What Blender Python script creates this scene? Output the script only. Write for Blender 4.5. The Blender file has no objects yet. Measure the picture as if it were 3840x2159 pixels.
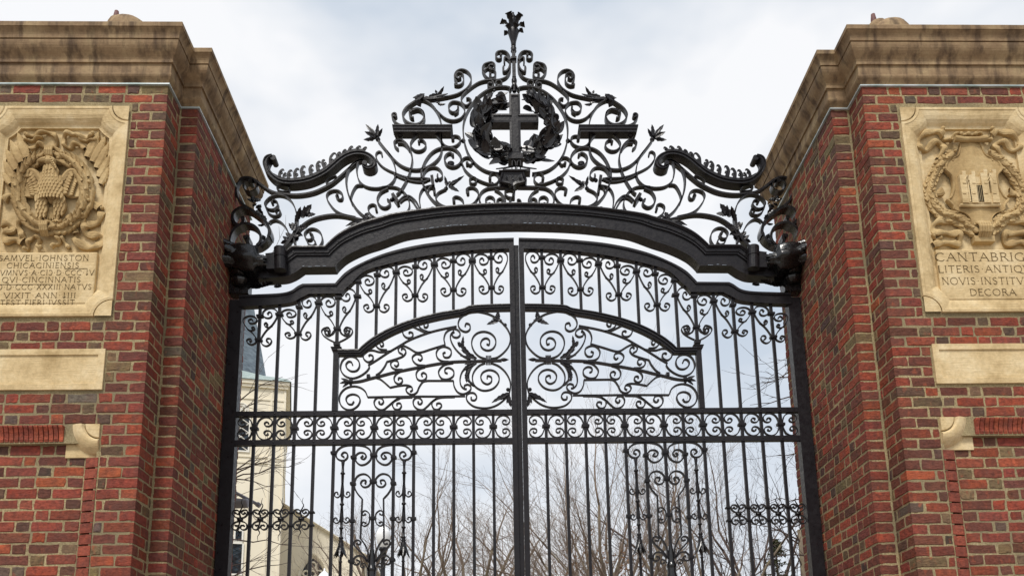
import bpy, math, random
import numpy as np
from mathutils import Matrix, Vector

# ------------------------------------------------------------------ camera, sky, sun, exposure
scene = bpy.context.scene
col = scene.collection
CAM = np.array([-0.20474, -6.37, 1.65])
AR = np.array([0.999585467, -0.02296602, -0.017362496])
AU = np.array([0.012180608, -0.209085558, 0.977821488])
AF = np.array([0.026086915, 0.977627634, 0.208719145])
FPX, SHX, SHY, PW, PH = 3229.44, 20.72, 1005.83, 3840.0, 2159.0
cd = bpy.data.cameras.new('camera')
co = bpy.data.objects.new('camera', cd)
col.objects.link(co)
co.matrix_world = Matrix(((AR[0], AU[0], -AF[0], CAM[0]), (AR[1], AU[1], -AF[1], CAM[1]), (AR[2], AU[2], -AF[2], CAM[2]), (0, 0, 0, 1)))
cd.sensor_width = 36.0
cd.lens = FPX / PW * 36.0
cd.shift_x = -SHX / PW
cd.shift_y = SHY / PW
cd.clip_start = 0.05
cd.clip_end = 5000
scene.camera = co

SUN_EL, SUN_ROT = math.radians(52), math.radians(200)
world = bpy.data.worlds.new('World')
scene.world = world
world.use_nodes = True
wt = world.node_tree
wn = wt.nodes
wn.clear()


def nd(t, kind, **kw):
    n = t.nodes.new(kind)
    for k, v in kw.items():
        setattr(n, k, v)
    return n


sky = nd(wt, 'ShaderNodeTexSky', sky_type='NISHITA', sun_disc=False, sun_elevation=SUN_EL, sun_rotation=SUN_ROT)
tc = nd(wt, 'ShaderNodeTexCoord')
mp = nd(wt, 'ShaderNodeMapping')
mp.inputs['Scale'].default_value = (1.0, 1.0, 1.9)
mp.inputs['Location'].default_value = (0.35, 0.2, 0.1)
nz = nd(wt, 'ShaderNodeTexNoise')
nz.inputs['Scale'].default_value = 2.1
nz.inputs['Detail'].default_value = 5
nz.inputs['Roughness'].default_value = 0.52
rp = nd(wt, 'ShaderNodeValToRGB')
rp.color_ramp.elements[0].position = 0.40
rp.color_ramp.elements[0].color = (5.2, 5.95, 6.9, 1)
rp.color_ramp.elements[1].position = 0.57
rp.color_ramp.elements[1].color = (8.8, 8.85, 9.0, 1)
mxw = nd(wt, 'ShaderNodeMixRGB')
mxw.inputs[0].default_value = 0.93
bg = nd(wt, 'ShaderNodeBackground')
bg.inputs['Strength'].default_value = 0.1
wo = nd(wt, 'ShaderNodeOutputWorld')
L = wt.links.new
L(tc.outputs['Generated'], mp.inputs['Vector'])
L(mp.outputs[0], nz.inputs['Vector'])
L(nz.outputs['Fac'], rp.inputs[0])
L(sky.outputs[0], mxw.inputs[1])
sxyz = nd(wt, 'ShaderNodeSeparateXYZ')
L(tc.outputs['Generated'], sxyz.inputs[0])
hz = nd(wt, 'ShaderNodeMapRange')
hz.inputs['From Min'].default_value = 0.46
hz.inputs['From Max'].default_value = 0.08
hz.inputs['To Min'].default_value = 0.0
hz.inputs['To Max'].default_value = 0.72
L(sxyz.outputs['Z'], hz.inputs['Value'])
mxh = nd(wt, 'ShaderNodeMixRGB')
L(hz.outputs[0], mxh.inputs[0])
L(rp.outputs[0], mxh.inputs[1])
mxh.inputs[2].default_value = (9.0, 9.0, 9.1, 1)
L(mxh.outputs[0], mxw.inputs[2])
L(mxw.outputs[0], bg.inputs[0])
L(bg.outputs[0], wo.inputs[0])

sd = bpy.data.lights.new('sun', 'SUN')
sd.energy = 2.7
sd.angle = math.radians(14)
sd.color = (1.0, 0.96, 0.9)
so = bpy.data.objects.new('sun', sd)
col.objects.link(so)
# from behind and above the camera, a little from the left
sv = Vector((-0.30, -0.80, 1.30)).normalized()
so.rotation_euler = sv.to_track_quat('Z', 'Y').to_euler()
so.location = (0, -10, 20)
sky.sun_elevation = math.asin(sv.z)
sky.sun_rotation = math.atan2(sv.x, sv.y)

scene.view_settings.view_transform = 'Standard'
scene.view_settings.look = 'None'
scene.view_settings.gamma = 1
scene.view_settings.exposure = 0.2
scene.cycles.max_bounces = 5
scene.cycles.diffuse_bounces = 3


# ------------------------------------------------------------------ pixel of the photograph -> point on a real vertical plane
def ray(x, y):
    return AF + AR * (x - PW / 2 - SHX) / FPX + AU * (PH / 2 + SHY - y) / FPX


def onY(x, y, Y=0.0):
    d = ray(x, y)
    return CAM + d * (Y - CAM[1]) / d[1]


CROP = dict(A=(1600, 0, 3.62), B=(1300, 250, 3.62), C=(1300, 500, 3.62), E=(800, 500, 3.62), F=(780, 750, 3.62),
            I=(800, 880, 3.62), J=(1350, 880, 3.62), K=(1230, 1150, 3.578), L=(840, 1300, 3.62), M=(1200, 1500, 2.197),
            N=(800, 1650, 2.844), U=(1260, 1640, 2.789), W=(1740, 320, 3.62), Z=(1840, 580, 6.58), O=(1900, 1500, 2.197))


def px(c, x, y):
    o = CROP[c]
    return o[0] + x / o[2], o[1] + y / o[2]


def pt(c, x, y, Y=0.0):
    return onY(*px(c, x, y), Y)


def catmull(P, n=6, closed=False):
    P = np.asarray(P, float)
    if len(P) < 3:
        return P
    if closed:
        Q = np.vstack([P[-1], P, P[0], P[1]])
    else:
        Q = np.vstack([2 * P[0] - P[1], P, 2 * P[-1] - P[-2]])
    out = []
    for i in range(1, len(Q) - 2):
        p0, p1, p2, p3 = Q[i - 1:i + 3]
        for k in range(n):
            t = k / n
            out.append(0.5 * ((2 * p1) + (-p0 + p2) * t + (2 * p0 - 5 * p1 + 4 * p2 - p3) * t * t + (-p0 + 3 * p1 - 3 * p2 + p3) * t ** 3))
    if not closed:
        out.append(P[-1])
    return np.array(out)


def spiral(cx, cy, r0, r1, a0, turn, step=30):
    n = max(3, int(abs(turn) / step))
    a = np.radians(a0 + turn * np.arange(n + 1) / n)
    r = np.linspace(r0, r1, n + 1)
    return [(cx + r[i] * math.cos(a[i]), cy + r[i] * math.sin(a[i])) for i in range(n + 1)]


def trace(c, items, Y, n=6):
    """smooth line through points given in a crop of the photograph; 's' tuples are spirals, None marks a sharp bend"""
    runs = [[]]
    for it in items:
        if it is None:
            runs.append([runs[-1][-1]])
        elif it[0] == 's':
            runs[-1] += spiral(*it[1:])
        else:
            runs[-1].append(it)
    out = []
    for r in runs:
        s = catmull(r, n)
        out += list(s if not out else s[1:])
    P = np.array([pt(c, x, y, Y) for x, y in out])
    return P[:, [0, 2]]


# ------------------------------------------------------------------ materials
def newmat(name, base=(0.5, 0.5, 0.5), rough=0.6, metal=0.0, spec=0.5):
    m = bpy.data.materials.new(name)
    m.use_nodes = True
    b = m.node_tree.nodes['Principled BSDF']
    b.inputs['Base Color'].default_value = (*base, 1)
    b.inputs['Roughness'].default_value = rough
    b.inputs['Metallic'].default_value = metal
    b.inputs['Specular IOR Level'].default_value = spec
    return m, m.node_tree, b


def noise(t, scale, detail=4, rough=0.55, sc=(1, 1, 1)):
    c = nd(t, 'ShaderNodeTexCoord')
    m = nd(t, 'ShaderNodeMapping')
    m.inputs['Scale'].default_value = sc
    n = nd(t, 'ShaderNodeTexNoise')
    n.inputs['Scale'].default_value = scale
    n.inputs['Detail'].default_value = detail
    n.inputs['Roughness'].default_value = rough
    t.links.new(c.outputs['Object'], m.inputs[0])
    t.links.new(m.outputs[0], n.inputs['Vector'])
    return n.outputs['Fac']


def ramp(t, fac, stops):
    r = nd(t, 'ShaderNodeValToRGB')
    e = r.color_ramp.elements
    while len(e) < len(stops):
        e.new(0.5)
    for i, (p, c) in enumerate(stops):
        e[i].position = p
        e[i].color = (*c, 1) if len(c) == 3 else c
    t.links.new(fac, r.inputs[0])
    return r.outputs[0]


def mixc(t, fac, a, b, mode='MIX'):
    m = nd(t, 'ShaderNodeMixRGB', blend_type=mode)
    for i, v in ((0, fac), (1, a), (2, b)):
        if hasattr(v, 'node'):
            t.links.new(v, m.inputs[i])
        else:
            m.inputs[i].default_value = v if i == 0 else (*v, 1)
    return m.outputs[0]


def bump(t, b, h, strength=0.3, dist=0.01):
    n = nd(t, 'ShaderNodeBump')
    n.inputs['Strength'].default_value = strength
    n.inputs['Distance'].default_value = dist
    t.links.new(h, n.inputs['Height'])
    t.links.new(n.outputs[0], b.inputs['Normal'])


M = {}


def iron_mat(name, base, rough, spec=0.28):
    m, t, b = newmat(name, base, rough, 0.0, spec)
    c = ramp(t, noise(t, 9, 5, 0.6), [(0.3, tuple(x * 0.75 for x in base)), (0.62, base), (0.8, (base[0] * 1.5, base[1] * 1.3, base[2] * 1.25))])
    t.links.new(c, b.inputs['Base Color'])
    r = ramp(t, noise(t, 30, 3), [(0.3, (rough - 0.1,) * 3), (0.7, (rough + 0.15,) * 3)])
    t.links.new(r, b.inputs['Roughness'])
    bump(t, b, noise(t, 55, 3, 0.6), 0.35, 0.004)
    return m


M['iron'] = iron_mat('black_paint', (0.0130, 0.0112, 0.0134), 0.36)
M['iron_leaf'] = iron_mat('painted_leaf', (0.016, 0.0145, 0.017), 0.30, 0.6)
M['iron_gloss'] = iron_mat('black_gloss', (0.006, 0.006, 0.007), 0.24, 0.55)

m, t, b = newmat('brick', rough=0.82, spec=0.25)
at = nd(t, 'ShaderNodeAttribute', attribute_name='bcol')
v = ramp(t, noise(t, 38, 5, 0.65), [(0.25, (0.42, 0.40, 0.42)), (0.5, (1, 1, 1)), (0.75, (1.5, 1.4, 1.3))])
c = mixc(t, 1.0, at.outputs['Color'], v, 'MULTIPLY')
fl_ = ramp(t, noise(t, 11, 5, 0.65), [(0.40, (0, 0, 0)), (0.66, (1, 1, 1))])
c = mixc(t, mixc(t, 1.0, fl_, (0.5, 0.5, 0.5), 'MULTIPLY'), c, (0.105, 0.046, 0.036))
sp = ramp(t, noise(t, 19, 6, 0.7), [(0.58, (0, 0, 0)), (0.70, (1, 1, 1))])
c = mixc(t, mixc(t, 1.0, sp, (0.6, 0.6, 0.6), 'MULTIPLY'), c, (0.060, 0.043, 0.038))
or_ = ramp(t, noise(t, 16, 4, 0.6, (1.3, 1.3, 0.8)), [(0.60, (0, 0, 0)), (0.74, (0.6, 0.6, 0.6))])
c = mixc(t, or_, c, (0.36, 0.085, 0.040))
sp2 = ramp(t, noise(t, 22, 6, 0.75), [(0.69, (0, 0, 0)), (0.76, (1, 1, 1))])
c = mixc(t, mixc(t, 1.0, sp2, (0.5, 0.5, 0.5), 'MULTIPLY'), c, (0.42, 0.3, 0.24))
t.links.new(c, b.inputs['Base Color'])
hn = nd(t, 'ShaderNodeMath', operation='ADD')
t.links.new(noise(t, 60, 4, 0.7), hn.inputs[0])
t.links.new(noise(t, 26, 3, 0.6, (1, 1, 2.5)), hn.inputs[1])
bump(t, b, hn.outputs[0], 0.7, 0.008)
M['brick'] = m

m, t, b = newmat('mortar', rough=0.95, spec=0.1)
c = ramp(t, noise(t, 90, 4, 0.7), [(0.3, (0.20, 0.15, 0.08)), (0.5, (0.36, 0.285, 0.155)), (0.72, (0.53, 0.44, 0.27))])
c = mixc(t, ramp(t, noise(t, 3, 4), [(0.4, (0, 0, 0)), (0.65, (0.75, 0.75, 0.75))]), c, (0.19, 0.16, 0.10))
t.links.new(c, b.inputs['Base Color'])
bump(t, b, noise(t, 160, 3, 0.7), 0.8, 0.006)
M['mortar'] = m


def stone_mat(name, c0, c1, c2, streak=0.0, tool=60):
    m, t, b = newmat(name, rough=0.85, spec=0.2)
    c = ramp(t, noise(t, 5, 6, 0.65), [(0.3, c0), (0.5, c1), (0.7, c2)])
    c = mixc(t, 0.4, c, ramp(t, noise(t, 42, 4, 0.7), [(0.3, (0.62, 0.6, 0.55)), (0.6, (1.1, 1.08, 1.05))]), 'MULTIPLY')
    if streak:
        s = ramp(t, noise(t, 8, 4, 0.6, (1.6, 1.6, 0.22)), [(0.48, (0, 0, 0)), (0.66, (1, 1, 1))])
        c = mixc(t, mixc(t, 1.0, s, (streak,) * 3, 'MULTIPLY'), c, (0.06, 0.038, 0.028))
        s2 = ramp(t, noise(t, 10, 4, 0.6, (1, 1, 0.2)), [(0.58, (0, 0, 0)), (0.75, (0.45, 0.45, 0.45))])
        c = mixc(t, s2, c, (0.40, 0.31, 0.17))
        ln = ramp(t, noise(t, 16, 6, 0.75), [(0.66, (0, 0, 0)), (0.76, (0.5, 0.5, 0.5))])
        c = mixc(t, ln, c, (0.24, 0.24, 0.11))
    t.links.new(c, b.inputs['Base Color'])
    hn = nd(t, 'ShaderNodeMath', operation='ADD')
    t.links.new(noise(t, tool, 3, 0.6, (0.12, 0.12, 2.2)), hn.inputs[0])
    t.links.new(noise(t, 45, 4, 0.7), hn.inputs[1])
    bump(t, b, hn.outputs[0], 0.22 if streak else 0.42, 0.006)
    return m


M['stone'] = stone_mat('sandstone', (0.43, 0.31, 0.155), (0.62, 0.475, 0.265), (0.73, 0.60, 0.38))
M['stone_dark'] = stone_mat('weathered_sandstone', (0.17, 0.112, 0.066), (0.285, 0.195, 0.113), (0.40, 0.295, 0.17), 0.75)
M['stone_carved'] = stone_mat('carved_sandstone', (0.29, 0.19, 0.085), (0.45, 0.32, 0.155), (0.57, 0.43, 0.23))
M['letter'] = stone_mat('grimy_shaded_stone', (0.10, 0.065, 0.03), (0.15, 0.10, 0.045), (0.22, 0.15, 0.07))  # shade of cut grooves, with some grime, painted into the raised letters' colour

m, t, b = newmat('lead', (0.55, 0.62, 0.64), 0.45, 0.3)
c = ramp(t, noise(t, 6, 5, 0.6, (1, 1, 4)), [(0.35, (0.30, 0.42, 0.40)), (0.6, (0.62, 0.68, 0.70))])
t.links.new(c, b.inputs['Base Color'])
M['lead'] = m

m, t, b = newmat('cream_paint', rough=0.7)
c = ramp(t, noise(t, 0.8, 5, 0.6), [(0.3, (0.78, 0.70, 0.54)), (0.7, (0.84, 0.77, 0.62))])
t.links.new(c, b.inputs['Base Color'])
M['cream'] = m
m, t, b = newmat('white_paint', (0.78, 0.75, 0.68), 0.6)
M['white'] = m
m, t, b = newmat('slate', rough=0.6)
bt = nd(t, 'ShaderNodeTexBrick')
bt.inputs['Scale'].default_value = 3.2
bt.inputs['Color1'].default_value = (0.26, 0.33, 0.32, 1)
bt.inputs['Color2'].default_value = (0.36, 0.43, 0.41, 1)
bt.inputs['Mortar'].default_value = (0.16, 0.2, 0.2, 1)
bt.inputs['Mortar Size'].default_value = 0.012
tcs = nd(t, 'ShaderNodeTexCoord')
mps = nd(t, 'ShaderNodeMapping')
mps.inputs['Rotation'].default_value = (math.pi / 2, 0, 0)
t.links.new(tcs.outputs['Object'], mps.inputs[0])
t.links.new(mps.outputs[0], bt.inputs['Vector'])
t.links.new(bt.outputs['Color'], b.inputs['Base Color'])
M['slate'] = m
m, t, b = newmat('blue_slate', rough=0.6)
c = ramp(t, noise(t, 3, 4, 0.6, (1, 1, 3)), [(0.35, (0.10, 0.13, 0.16)), (0.65, (0.20, 0.25, 0.29))])
t.links.new(c, b.inputs['Base Color'])
M['blue_slate'] = m
m, t, b = newmat('leaded_glass', (0.02, 0.025, 0.03), 0.35, 0, 0.25)
c = ramp(t, noise(t, 4, 2), [(0.4, (0.012, 0.012, 0.015)), (0.62, (0.03, 0.045, 0.06)), (0.75, (0.12, 0.06, 0.03))])
t.links.new(c, b.inputs['Base Color'])
M['glass'] = m
m, t, b = newmat('bark', rough=0.9, spec=0.2)
c = ramp(t, noise(t, 5, 5, 0.65, (1, 1, 0.5)), [(0.3, (0.085, 0.065, 0.054)), (0.52, (0.155, 0.122, 0.09)), (0.72, (0.25, 0.215, 0.135))])
t.links.new(c, b.inputs['Base Color'])
M['bark'] = m
M['twig'], t, b = newmat('twig', (0.215, 0.165, 0.132), 0.9, 0, 0.1)
M['twig_dark'], t, b = newmat('dark_twig', (0.085, 0.062, 0.055), 0.9, 0, 0.1)
M['needle'], t, b = newmat('needles', (0.055, 0.06, 0.03), 0.9, 0, 0.1)
M['rust_leaf'], t, b = newmat('dry_leaves', (0.22, 0.11, 0.05), 0.9, 0, 0.1)
M['chip'], t, b = newmat('bare_chips', (0.26, 0.31, 0.38), 0.6)
M['grey_paint'], t, b = newmat('grey_paint', (0.30, 0.29, 0.33), 0.45)
M['globe'], t, b = newmat('lamp_globe', (0.82, 0.82, 0.82), 0.15)
m, t, b = newmat('ground', rough=0.95)
c = ramp(t, noise(t, 0.7, 6, 0.6), [(0.35, (0.13, 0.12, 0.07)), (0.65, (0.2, 0.17, 0.11))])
t.links.new(c, b.inputs['Base Color'])
M['lawn'] = m
m, t, b = newmat('paving', rough=0.9)
c = ramp(t, noise(t, 6, 6, 0.6), [(0.35, (0.24, 0.19, 0.16)), (0.65, (0.34, 0.28, 0.24))])
t.links.new(c, b.inputs['Base Color'])
M['paving'] = m


# ------------------------------------------------------------------ mesh helpers
class MB:
    def __init__(s):
        s.v, s.f, s.c = [], [], []

    def add(s, V, F, c=None):
        o = len(s.v)
        s.v.extend([tuple(map(float, p)) for p in V])
        s.f.extend([tuple(i + o for i in f) for f in F])
        if c is not None:
            s.c.extend([c] * len(F))

    def box(s, x0, x1, y0, y1, z0, z1):
        V = [(x, y, z) for z in (z0, z1) for y in (y0, y1) for x in (x0, x1)]
        s.add(V, [(0, 2, 3, 1), (4, 5, 7, 6), (0, 1, 5, 4), (2, 6, 7, 3), (0, 4, 6, 2), (1, 3, 7, 5)])

    def grid(s, G, cu=False, cv=False):
        """G[i][j] -> points; closed flags"""
        n, m_ = len(G), len(G[0])
        F = []
        for i in range(n if cu else n - 1):
            for j in range(m_ if cv else m_ - 1):
                a, b_ = i, (i + 1) % n
                c_, d = j, (j + 1) % m_
                F.append((a * m_ + c_, b_ * m_ + c_, b_ * m_ + d, a * m_ + d))
        s.add([p for r in G for p in r], F)

    def ribbon(s, P, yf, w, t, taper=0.0):
        """flat bar: line P (x,z) is the centre of its front edge, w deep, t thick"""
        P = np.asarray(P, float)
        d = np.gradient(P, axis=0)
        d /= np.maximum(1e-9, np.linalg.norm(d, axis=1))[:, None]
        nrm = np.stack([-d[:, 1], d[:, 0]], 1)
        n = len(P)
        G = []
        for i in range(n):
            h = t / 2 * (1 - taper * i / (n - 1))
            a, b_ = P[i] + nrm[i] * h, P[i] - nrm[i] * h
            G.append([(a[0], yf, a[1]), (b_[0], yf, b_[1]), (b_[0], yf + w, b_[1]), (a[0], yf + w, a[1])])
        o = len(s.v)
        s.grid(G, cv=True)
        s.f.append((o, o + 1, o + 2, o + 3))
        e = o + 4 * (n - 1)
        s.f.append((e + 3, e + 2, e + 1, e))

    def ring(s, c, r, yf, w, t, n=24):
        a = np.linspace(0, 2 * math.pi, n + 1)[:-1]
        G = [[(c[0] + rr * math.cos(x), y, c[1] + rr * math.sin(x)) for rr, y in ((r + t / 2, yf), (r - t / 2, yf), (r - t / 2, yf + w), (r + t / 2, yf + w))] for x in a]
        s.grid(G, cu=True, cv=True)

    def cyl(s, p0, p1, r0, r1=None, n=10, caps=True):
        p0, p1 = np.asarray(p0, float), np.asarray(p1, float)
        r1 = r0 if r1 is None else r1
        d = p1 - p0
        d = d / max(1e-9, np.linalg.norm(d))
        u = np.cross(d, (0, 0, 1) if abs(d[2]) < 0.9 else (1, 0, 0))
        u /= np.linalg.norm(u)
        w = np.cross(d, u)
        o = len(s.v)
        G = [[p + (u * math.cos(2 * math.pi * k / n) + w * math.sin(2 * math.pi * k / n)) * r for k in range(n)] for p, r in ((p0, r0), (p1, r1))]
        s.grid(G, cv=True)
        if caps:
            s.f.append(tuple(o + k for k in range(n)))
            s.f.append(tuple(o + n + n - 1 - k for k in range(n)))

    def tube(s, P, R, n=6):
        P = np.asarray(P, float)
        k_ = len(P)
        R = np.full(k_, R) if np.isscalar(R) else np.asarray(R)
        d = np.gradient(P, axis=0)
        d /= np.maximum(1e-9, np.linalg.norm(d, axis=1))[:, None]
        ref = np.array((0.0, 1.0, 0.0)) if abs(d[0][1]) < 0.9 else np.array((1.0, 0, 0))
        G = []
        for i in range(k_):
            u = np.cross(d[i], ref)
            u /= max(1e-9, np.linalg.norm(u))
            w = np.cross(d[i], u)
            G.append([P[i] + (u * math.cos(2 * math.pi * k / n) + w * math.sin(2 * math.pi * k / n)) * R[i] for k in range(n)])
        o = len(s.v)
        s.grid(G, cv=True)
        s.f.append(tuple(o + k for k in range(n)))
        s.f.append(tuple(o + n * (k_ - 1) + n - 1 - k for k in range(n)))

    def lathe(s, prof, c, n=16):
        """prof: (r, z) list round the vertical axis through c=(x,y)"""
        G = [[(c[0] + r * math.cos(2 * math.pi * k / n), c[1] + r * math.sin(2 * math.pi * k / n), z) for k in range(n)] for r, z in prof]
        s.grid(G, cv=True)

    def ball(s, c, r, n=10, m_=7, sc=(1, 1, 1)):
        G = []
        for i in range(m_ + 1):
            th = math.pi * (i + 0.02) / (m_ + 0.04)
            G.append([(c[0] + sc[0] * r * math.sin(th) * math.cos(2 * math.pi * k / n), c[1] + sc[1] * r * math.sin(th) * math.sin(2 * math.pi * k / n), c[2] + sc[2] * r * math.cos(th)) for k in range(n)])
        s.grid(G, cv=True)

    def leaf(s, base, d, nrm, Ln, W, cup=0.3, curl=0.2, jag=0.0, teeth=4, nu=9, th=0.003):
        """a cupped, curled leaf blade with thickness"""
        base, d, nrm = np.asarray(base, float), np.asarray(d, float), np.asarray(nrm, float)
        d = d / np.linalg.norm(d)
        sd_ = np.cross(d, nrm)
        sd_ /= max(1e-9, np.linalg.norm(sd_))
        nn = np.cross(sd_, d)
        if jag:
            nu = teeth * 3 + 1
        T, B = [], []
        for i in range(nu):
            t_ = i / (nu - 1)
            w = W * 0.5 * (math.sin(math.pi * min(1, 0.08 + 0.92 * t_) ** 0.75)) ** 0.8
            if jag:
                w *= 1 - jag * ((t_ * teeth) % 1.0)
            c_ = base + d * Ln * (t_ - 0.25 * abs(curl) * t_ ** 3) + nn * Ln * curl * t_ * t_
            row, rb = [], []
            for q in (-1, -0.5, 0, 0.5, 1):
                p = c_ + sd_ * w * q + nn * (cup * w * q * q - (0.12 * w if q == 0 else 0))
                row.append(p)
                rb.append(p - nn * th)
            T.append(row)
            B.append(rb)
        s.grid([T[i] + B[i][::-1] for i in range(nu)], cv=True)

    def build(s, name, mat, parent=None, smooth=False, mir=None, **kw):
        V = s.v
        F = s.f
        if mir is not None:
            V = [(2 * mir - x, y, z) for x, y, z in V]
            F = [tuple(reversed(f)) for f in F]
        me = bpy.data.meshes.new(name)
        me.from_pydata(V, [], F)
        if s.c:
            a = me.attributes.new('bcol', 'FLOAT_COLOR', 'FACE')
            a.data.foreach_set('color', np.array(s.c, dtype=np.float32).ravel())
        me.materials.append(mat)
        if smooth:
            me.polygons.foreach_set('use_smooth', [True] * len(me.polygons))
        me.update()
        o = bpy.data.objects.new(name, me)
        col.objects.link(o)
        if parent is not None:
            o.parent = parent
            o.matrix_parent_inverse = parent.matrix_world.inverted()
        for k, v_ in kw.items():
            o[k] = v_
        return o


def thing(name, label, cat, loc=(0, 0, 0), group=None):
    o = bpy.data.objects.new(name, None)
    o.empty_display_size = 0.2
    col.objects.link(o)
    o.location = loc
    o.matrix_world = Matrix.Translation(loc)
    o['label'] = label
    o['category'] = cat
    if group:
        o['group'] = group
    return o


rnd = random.Random(7)

# ------------------------------------------------------------------ ground
g = MB()
nG = 24
xs = [-900, -300, -120, -60] + list(np.linspace(-30, 30, 13)) + [60, 120, 300, 900]
ys = [-300, -100, -40] + list(np.linspace(-20, 60, 17)) + [120, 300, 900]
g.grid([[(x, y, -0.02 + (0.0 if abs(x) < 12 else rnd.uniform(-0.02, 0.1))) for x in xs] for y in ys])
g.build('ground', M['lawn'], kind='structure')
g = MB()
g.grid([[(x, y, -0.012 + 0.006 * (abs(x) < 1.9)) for x in (-14, -2, 2, 14)] for y in (-14, -6, -1.3)])
g.build('pavement', M['paving'], kind='structure')
g = MB()
g.grid([[(x, y, 0.0) for x in (-2.0, 0, 2.0)] for y in (-1.29, 0, 2, 14, 40)])
g.build('path', M['paving'], kind='structure')

# ------------------------------------------------------------------ brick piers
PA, PB, PY1, PY2, PY3, PC = 2.4364, 2.3073, 1.1452, 0.9162, 0.428, 3.163
ZT, CH, JT = 6.142, 0.07103, 0.0100
REDS = [(0.260, 0.058, 0.035), (0.230, 0.053, 0.034), (0.285, 0.063, 0.035), (0.205, 0.054, 0.036), (0.180, 0.054, 0.036), (0.33, 0.079, 0.036), (0.155, 0.054, 0.035), (0.24, 0.064, 0.040), (0.30, 0.060, 0.033)]
GREYS = [(0.110, 0.064, 0.044), (0.130, 0.084, 0.050), (0.175, 0.122, 0.066), (0.145, 0.096, 0.054), (0.085, 0.054, 0.042), (0.145, 0.112, 0.084), (0.20, 0.142, 0.066), (0.160, 0.062, 0.040), (0.125, 0.056, 0.038), (0.19, 0.066, 0.040)]
SL, HL = 0.1885, 0.081


def brick_colour(r, header):
    p = r.random()
    if header:
        c = r.choice(GREYS) if p < 0.60 else r.choice(REDS)
    else:
        c = r.choice(REDS) if p < 0.93 else r.choice(GREYS)
    k = r.uniform(0.66, 1.05)
    return (c[0] * k * r.uniform(0.92, 1.08), c[1] * k * r.uniform(0.92, 1.1), c[2] * k * r.uniform(0.92, 1.1), 1)


def lay_brick(mb, face, s0, s1, z0, z1, colr, r, sharp0=False, sharp1=False, proud=None, j=0.0034):
    """one brick on a wall face; irregular arris, slightly pillowed front, back at the mortar"""
    if s1 - s0 < 0.012:
        return
    pr = r.uniform(-0.0015, 0.0025) if proud is None else proud
    ju = lambda: r.uniform(-j, j)
    q0, q1 = (0 if sharp0 else 1), (0 if sharp1 else 1)
    pts = []
    m1, m2 = s0 + (s1 - s0) * r.uniform(0.25, 0.4), s0 + (s1 - s0) * r.uniform(0.6, 0.75)
    zm = (z0 + z1) / 2
    for s_, z_, e in ((s0, z0, 0), (m1, z0, 2), (m2, z0, 2), (s1, z0, 1), (s1, zm, 1), (s1, z1, 1), (m2, z1, 2), (m1, z1, 2), (s0, z1, 0), (s0, zm, 0)):
        q = 1 if e == 2 else (q0 if e == 0 else q1)
        a = s_ + ju() * q
        if q and e < 2 and z_ != zm:
            a += (0.004 if e == 0 else -0.004) * r.random()
        pts.append((a, z_ + ju() * (1.0 if q else 0.3)))
    ch = 0.0042
    cs, cz = (s0 + s1) / 2, zm
    V = []
    for k, (a, z_) in enumerate(pts):
        e0 = k in (0, 8, 9)
        e1 = k in (3, 4, 5)
        ia = a + (ch if e0 and q0 else (-ch if e1 and q1 else 0))
        iz = z_ + (ch if k in (0, 1, 2, 3) else (-ch if k in (5, 6, 7, 8) else 0))
        V.append(face(ia, iz, pr + r.uniform(-0.0006, 0.0006)))
    for a, z_ in pts:
        V.append(face(a, z_, pr - 0.0032))
    for a, z_ in pts:
        V.append(face(a, z_, -0.022))
    n = len(pts)
    F = [tuple(range(n))]
    for k in range(n):
        k2 = (k + 1) % n
        F.append((k2, k, n + k, n + k2))
        F.append((n + k2, n + k, 2 * n + k, 2 * n + k2))
    mb.add(V, F, colr)


def lay_face(mb, face, width, zbot, ztop, start, seed, sharp0, sharp1, holes=(), single=False, corner_key=None, corner_key1=None):
    """Flemish bond on one face, s running from 0 to width"""
    r = random.Random(seed)
    n = int((ztop - zbot) / CH) + 1
    for i in range(n):
        z1 = ztop - i * CH - JT / 2
        z0 = z1 - CH + JT
        zc = (z0 + z1) / 2
        bricks = []
        s = 0.0
        hd = ((i + start) % 2 == 1)
        if hd:
            s_ = HL if sharp0 else HL * 0.9
        first = True
        while s < width - 0.004:
            ln = HL if hd else SL
            if first:
                ln = (HL + 0.012 if hd else SL * 0.99)
            if single:
                ln = width
            e = min(width, s + ln + r.uniform(-0.006, 0.006))
            if width - e < 0.035:
                e = width
            bricks.append((s, e, hd))
            s = e + JT
            hd = not hd
            first = False
        for k, (a, b_, h) in enumerate(bricks):
            segs = [(a, b_)]
            for (h0, h1, hz0, hz1) in holes:
                if hz0 < zc < hz1:
                    ns = []
                    for (p, q) in segs:
                        if q <= h0 or p >= h1:
                            ns.append((p, q))
                        else:
                            if h0 - p > 0.015:
                                ns.append((p, h0 - 0.006))
                            if q - h1 > 0.015:
                                ns.append((h1 + 0.006, q))
                    segs = ns
            s0c = k == 0 and sharp0
            s1c = k == len(bricks) - 1 and sharp1
            if s0c and corner_key is not None:
                c = brick_colour(random.Random(corner_key * 1000 + i), False if r.random() < 0.8 else True)
                c = brick_colour(random.Random(corner_key * 1000 + i), (corner_key * 31 + i * 7) % 11 == 0)
            elif s1c and corner_key1 is not None:
                c = brick_colour(random.Random(corner_key1 * 1000 + i), (corner_key1 * 31 + i * 7) % 11 == 0)
            else:
                c = brick_colour(r, h)
            dz = r.uniform(-0.0015, 0.0015)
            for (p, q) in segs:
                lay_brick(mb, face, p, q, z0 + dz, z1 + dz, c, r, s0c, s1c)


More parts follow.
